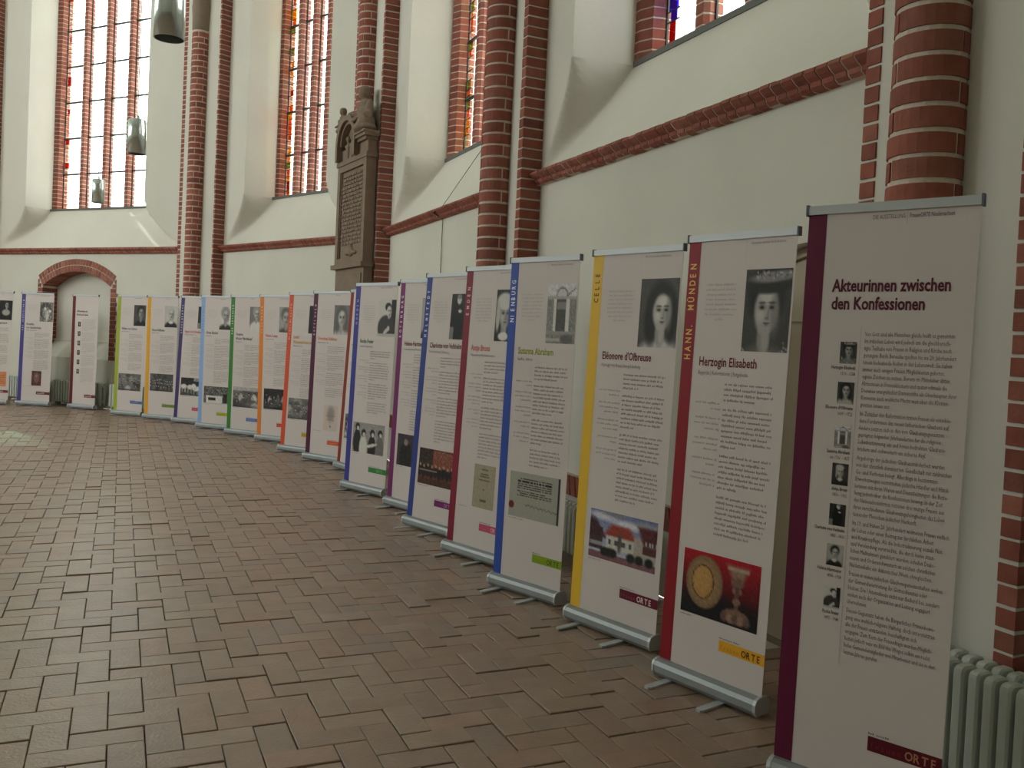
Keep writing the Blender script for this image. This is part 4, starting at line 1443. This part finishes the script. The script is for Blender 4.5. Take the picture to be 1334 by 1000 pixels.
        t = MB()
        z = 1.560
        longest = 0
        for line in BODY1:
            if line is None:
                z -= .0062 + .0; 
                z -= .0; continue
            sh.text(t, line, .40, z, .0215, (.46, .44, .45), xs=.572, res=1); z -= .02335
        tag(t.build('body_text', 'print', sheet), kind='stuff')
        m = MB(); sh.rect(m, .374, .3765, .46, 1.595, (.72, .70, .70)); m.build('column_rule', 'print', sheet)
        names = [('Herzogin Elisabeth', '1510 - 1558'), ("Eléonore d'Olbreuse", '1639 - 1722'), ('Susanna Abraham', 'um 1766 - 1827'), ('Antje Brons', '1810 - 1902'),
                 ('Charlotte von Veltheim', '1832 - 1911'), ('Helene Hartmeyer', '1854 - 1920'), ('Recha Freier', '1892 - 1984')]
        zs = [1.539, 1.404, 1.256, 1.131, .994, .858, .715]
        cvs = [portrait(16, 20, hat=True, face=.72, dress=.5), portrait(16, 20, long_hair=True, chest=True), mausoleum(18, 20), portrait(16, 20, cap=.75, collar=.8, sc=.9),
               standing(16, 20), portrait(16, 20, bg=.60, dress=.12, collar=.85, sc=.9), writing(16, 20)]
        for zt, cv, (na, da) in zip(zs, cvs, names):
            sh.picture(cv, .255, .356, zt - .073, zt).build('portrait', 'print', sheet)
            t = MB(); sh.text(t, na, .356, zt - .092, .0175, (.25, .23, .25), xs=.62, bold=.012, align='r', res=1); sh.text(t, da, .356, zt - .112, .0165, (.30, .28, .30), xs=.62, align='r', res=1)
            t.build('caption', 'print', sheet)
    elif kind == 'intro_far':
        t = MB()
        for i, line in enumerate(title):
            sh.text(t, line, .18, 1.69 - .06 * i, .055, tcolour, xs=.66, bold=.016, res=1)
        sh.fine_print(t, .40, .92, 1.56, 44, .0235, para=(9, 16, 24, 33), col=(.70, .67, .66))
        t.build('title', 'print', sheet)
        for i in range(6):
            zt = 1.52 - .165 * i
            sh.picture(portrait(10, 12, sc=.9, bg=.2 + .08 * (i % 3)), .24, .345, zt - .08, zt).build('portrait', 'print', sheet)
    badge(sh, sheet, badge_col, badge_t, near, seed)
    return ob

YEL, PLUM, RED, BLUE = (.93, .75, .22), (.40, .10, .24), (.58, .10, .16), (.16, .27, .62)
banner('tall banner headed Akteurinnen zwischen den Konfessionen with a plum stripe, beside the radiator', (0.95, 3.03), 131, .54, .02, PLUM, tcolour=(.36, .09, .19),
       badge_col=(.38, .07, .14), badge_t=(.72, .50, .38), kind='intro', near=1, seed=1)
banner('banner with dark red HANN. MÜNDEN stripe and a picture of dish and chalice', (0.70, 3.98), 141, .55, .05, RED, 'HANN. MÜNDEN', (.95, .78, .42), ('Herzogin Elisabeth',), (.45, .10, .16),
       portrait(52, 70, bg=.22, hair=.10, face=.80, dress=.42, hat=True, cx=.47, cy=.47, sc=1.30), plate_and_chalice(), (.18, .915, .33, .612), (.93, .68, .16), (.35, .22, .08), near=1, town_z=1.885, town_track=.0365, town_size=.048, seed=2, sub='Regentin | Reformatorin | Ratgeberin')
banner('banner with yellow CELLE stripe and a picture of a red roofed manor', (0.34, 4.74), 140, .605, .05, YEL, 'CELLE', (.35, .22, .10), ("Eléonore d'Olbreuse",), (.42, .09, .17),
       portrait(52, 70, bg=.29, hair=.15, face=.88, dress=.3, long_hair=True, chest=True, cx=.57, cy=.46, sc=1.18), manor(), (.18, .945, .378, .632), (.42, .08, .18), (.95, .85, .85), near=1, town_z=1.89, town_track=.034, town_size=.046, seed=3, sub='Herzogin von Braunschweig-Lüneburg')
banner('banner with blue NIENBURG stripe and a typed deed with a red seal', (-0.09, 5.35), 135, .548, .03, (.20, .33, .70), 'NIENBURG', (.97, .97, 1), ('Susanna Abraham',), (.60, .66, .10),
       mausoleum(), deed(), (.18, .925, .452, .721), (.55, .66, .14), (.30, .38, .05), near=1, town_z=1.875, town_track=.033, town_size=.046, seed=4, sub='Kauffrau, Stifterin')
banner('banner with crimson EMDEN stripe and a beige printed page', (-0.44, 6.18), 137, .57, .09, (.54, .12, .22), 'EMDEN', (.95, .82, .85), ('Antje Brons',), (.82, .42, .40),
       portrait(40, 52, bg=.12, hair=.40, face=.78, dress=.10, cap=.84, collar=.88, cx=.38, cy=.46, sc=1.15), page(), (.42, .80, .36, .655), (.78, .32, .46), (.95, .75, .8), near=1, seed=5, sub='Mennonitin und Kirchenhistorikerin')
banner('banner with dark blue HELMSTEDT stripe and a reddish photograph of a hall', (-0.82, 6.99), 137, .57, .13, (.19, .27, .58), 'HELMSTEDT', (.95, .95, 1), ('Charlotte von Veltheim',), (.40, .08, .16),
       standing(side=.34), hall(), (.17, .93, .36, .64), (.46, .15, .40), (.75, .5, .72), near=1, town_z=1.89, seed=6, sub='Domina im Kloster St. Marienberg')
banner('banner with purple ROTENBURG stripe and a dark picture of two people', (-1.09, 7.79), 137, .57, .065, (.48, .14, .42), 'ROTENBURG', (.95, .88, .95), ('Helene Hartmeyer',), (.42, .10, .22),
       portrait(26, 34, bg=.6, dress=.1, collar=.85), dark_pair(), (.18, .93, .38, .655), (.58, .2, .4), near=1, town_z=1.88, seed=7, sub='Oberin im Diakonissen-Mutterhaus')
banner('banner with indigo NORDEN stripe and a photograph of four people reading', (-1.62, 8.56), 133, .63, .06, (.23, .25, .60), 'NORDEN', (.66, .70, .88), ('Recha Freier',), (.22, .42, .22),
       writing(), quartet(), (.15, .91, .38, .665), (.22, .52, .28), (.5, .75, .5), near=1, town_z=1.86, seed=8, sub='Gründerin der Jugend-Alijah')
banner('banner with rust red edge standing half hidden behind the NORDEN banner', (-1.95, 9.85), 140, .57, .15, (.55, .20, .15), None, (1, 1, 1), ('',), (.5, .3, .3),
       portrait(20, 26), crowd(30, 20, 5), (.18, .93, .36, .63), (.8, .4, .2), seed=9)
banner('banner with aubergine GÖTTINGEN stripe and a faint grey emblem', (-2.44, 10.45), 124, .61, .035, (.32, .10, .22), 'GÖTTINGEN', (.85, .72, .82), ('Dorothea Schlözer',), (.88, .45, .20),
       portrait(28, 36, bg=.42, hair=.40, face=.80, dress=.75, long_hair=True, cx=.48, cy=.42, sc=1.15), emblem(), (.45, .82, .37, .67), (.86, .36, .22), (.95, .6, .4), town_z=1.86, seed=10)
banner('banner with orange red stripe, gold title and a pale group photograph', (-2.91, 11.1), 120, .60, .06, (.86, .34, .20), 'WILHELMSHAVEN', (.97, .72, .60), ('Emilie', 'Wüstefeld-Hannover'), (.80, .62, .18),
       portrait(22, 30, bg=.10, hair=.06, face=.66, dress=.08, cx=.7), crowd(38, 26, 21, 6, .48, .25, .75), (.16, .92, .42, .68), (.76, .64, .14), (.55, .45, .1), town_z=1.87, town_track=.036, seed=11)
banner('banner with orange OLDENBURG stripe and a dark family photograph', (-3.49, 12.1), 117, .60, -.045, (.90, .52, .18), 'OLDENBURG', (.98, .80, .55), ('Helene Lange',), (.78, .16, .22),
       portrait(24, 32, bg=.58, hair=.42, face=.74, dress=.30, sc=1.15, cx=.48, cy=.42), crowd(38, 26, 22, 6, .14, .10, .88), (.18, .93, .44, .72), (.82, .25, .22), (.95, .5, .45), town_z=1.86, seed=12)
banner('banner with green stripe and a grey photograph of a river bank', (-4.09, 12.66), 114, .60, -.01, (.24, .52, .22), 'BAD BEVENSEN', (.85, .93, .82), ('Susanne', 'Abeler Hardekopf'), (.20, .20, .24),
       portrait(24, 32, bg=.42, hair=.62, face=.80, dress=.86, cx=.48, cy=.30, sc=.85), crowd(38, 26, 23, 4, .45, .15, .9, .2), (.16, .92, .40, .69), (.34, .48, .74), (.6, .7, .9), town_z=1.87, town_track=.036, seed=13)
banner('banner with light blue stripe and a photograph of white market stalls', (-4.73, 13.28), 112, .60, -.015, (.56, .70, .90), 'NORDERNEY', (.40, .55, .82), ('Greta Bünkel',), (.22, .26, .22),
       portrait(24, 32, bg=.75, hair=.6, face=.76, dress=.16, beard=True, sc=1.1, cx=.46), stalls(), (.17, .92, .38, .64), (.70, .70, .18), (.5, .5, .1), town_z=1.86, seed=14)
banner('banner with navy stripe, red title and a photograph of white sheep', (-5.33, 13.89), 111, .60, .07, (.28, .24, .45), 'QUAKENBRÜCK', (.85, .85, .95), ('Agnes von Dincklage',), (.78, .16, .22),
       standing(22, 30, .6), sheep(), (.17, .93, .44, .72), (.80, .28, .34), (.95, .6, .6), town_z=1.88, seed=15)
banner('banner with golden yellow stripe and a grey crowd photograph', (-5.95, 14.27), 109, .60, -.015, (.92, .66, .14), 'LEER', (.80, .55, .10), ('Rosa Helfmann',), (.20, .34, .20),
       portrait(24, 32, bg=.68, hair=.75, face=.80, dress=.12, collar=.85, cx=.5), crowd(38, 26, 25, 11, .32, .15, .5), (.16, .92, .46, .74), (.44, .54, .22), (.6, .7, .4), town_z=1.84, seed=16)
banner('banner with lime green stripe and a grey photograph in a garden', (-6.63, 14.65), 110, .60, .02, (.66, .72, .22), 'PEINE', (.55, .62, .15), ('Walter von Schloss',), (.24, .22, .42),
       portrait(24, 32, bg=.24, hair=.12, face=.62, dress=.09, cx=.58), crowd(38, 26, 26, 5, .42, .2, .8), (.14, .92, .42, .70), (.36, .44, .66), (.6, .68, .85), town_z=1.84, seed=17)
banner('narrow looking banner with maroon stripe and six small portraits, before the niche', (-7.76, 15.44), 108, .56, .0, (.42, .12, .16), tcolour=(.30, .22, .24), title=('Akteurinnen im', 'Beruf und Leben'),
       badge_col=(.46, .16, .20), kind='intro_far', seed=18)
banner('banner with violet blue stripe and a small brown tapestry picture', (-8.75, 15.58), 99, .63, .03, (.30, .28, .58), 'BAD GANDERSHEIM', (.80, .80, .92), ('Roswitha', 'von Gandersheim'), (.26, .20, .22),
       woodcut(), tapestry(), (.42, .72, .36, .62), (.42, .16, .20), town_z=1.88, town_track=.037, seed=19)
banner('banner with portrait on black and a pale orange sheet printed low', (-9.50, 15.60), 97, .62, .05, (.30, .45, .35), 'STADE', (.9, .9, .9), ('Aurora von Königsmarck',), (.25, .2, .22),
       portrait(26, 34, bg=.08, hair=.14, face=.72, dress=.10, chest=True, sc=.6, cy=.25, cx=.55), orange_sheet(), (.30, .92, .32, .58), (.48, .18, .20), town_z=1.86, seed=20)
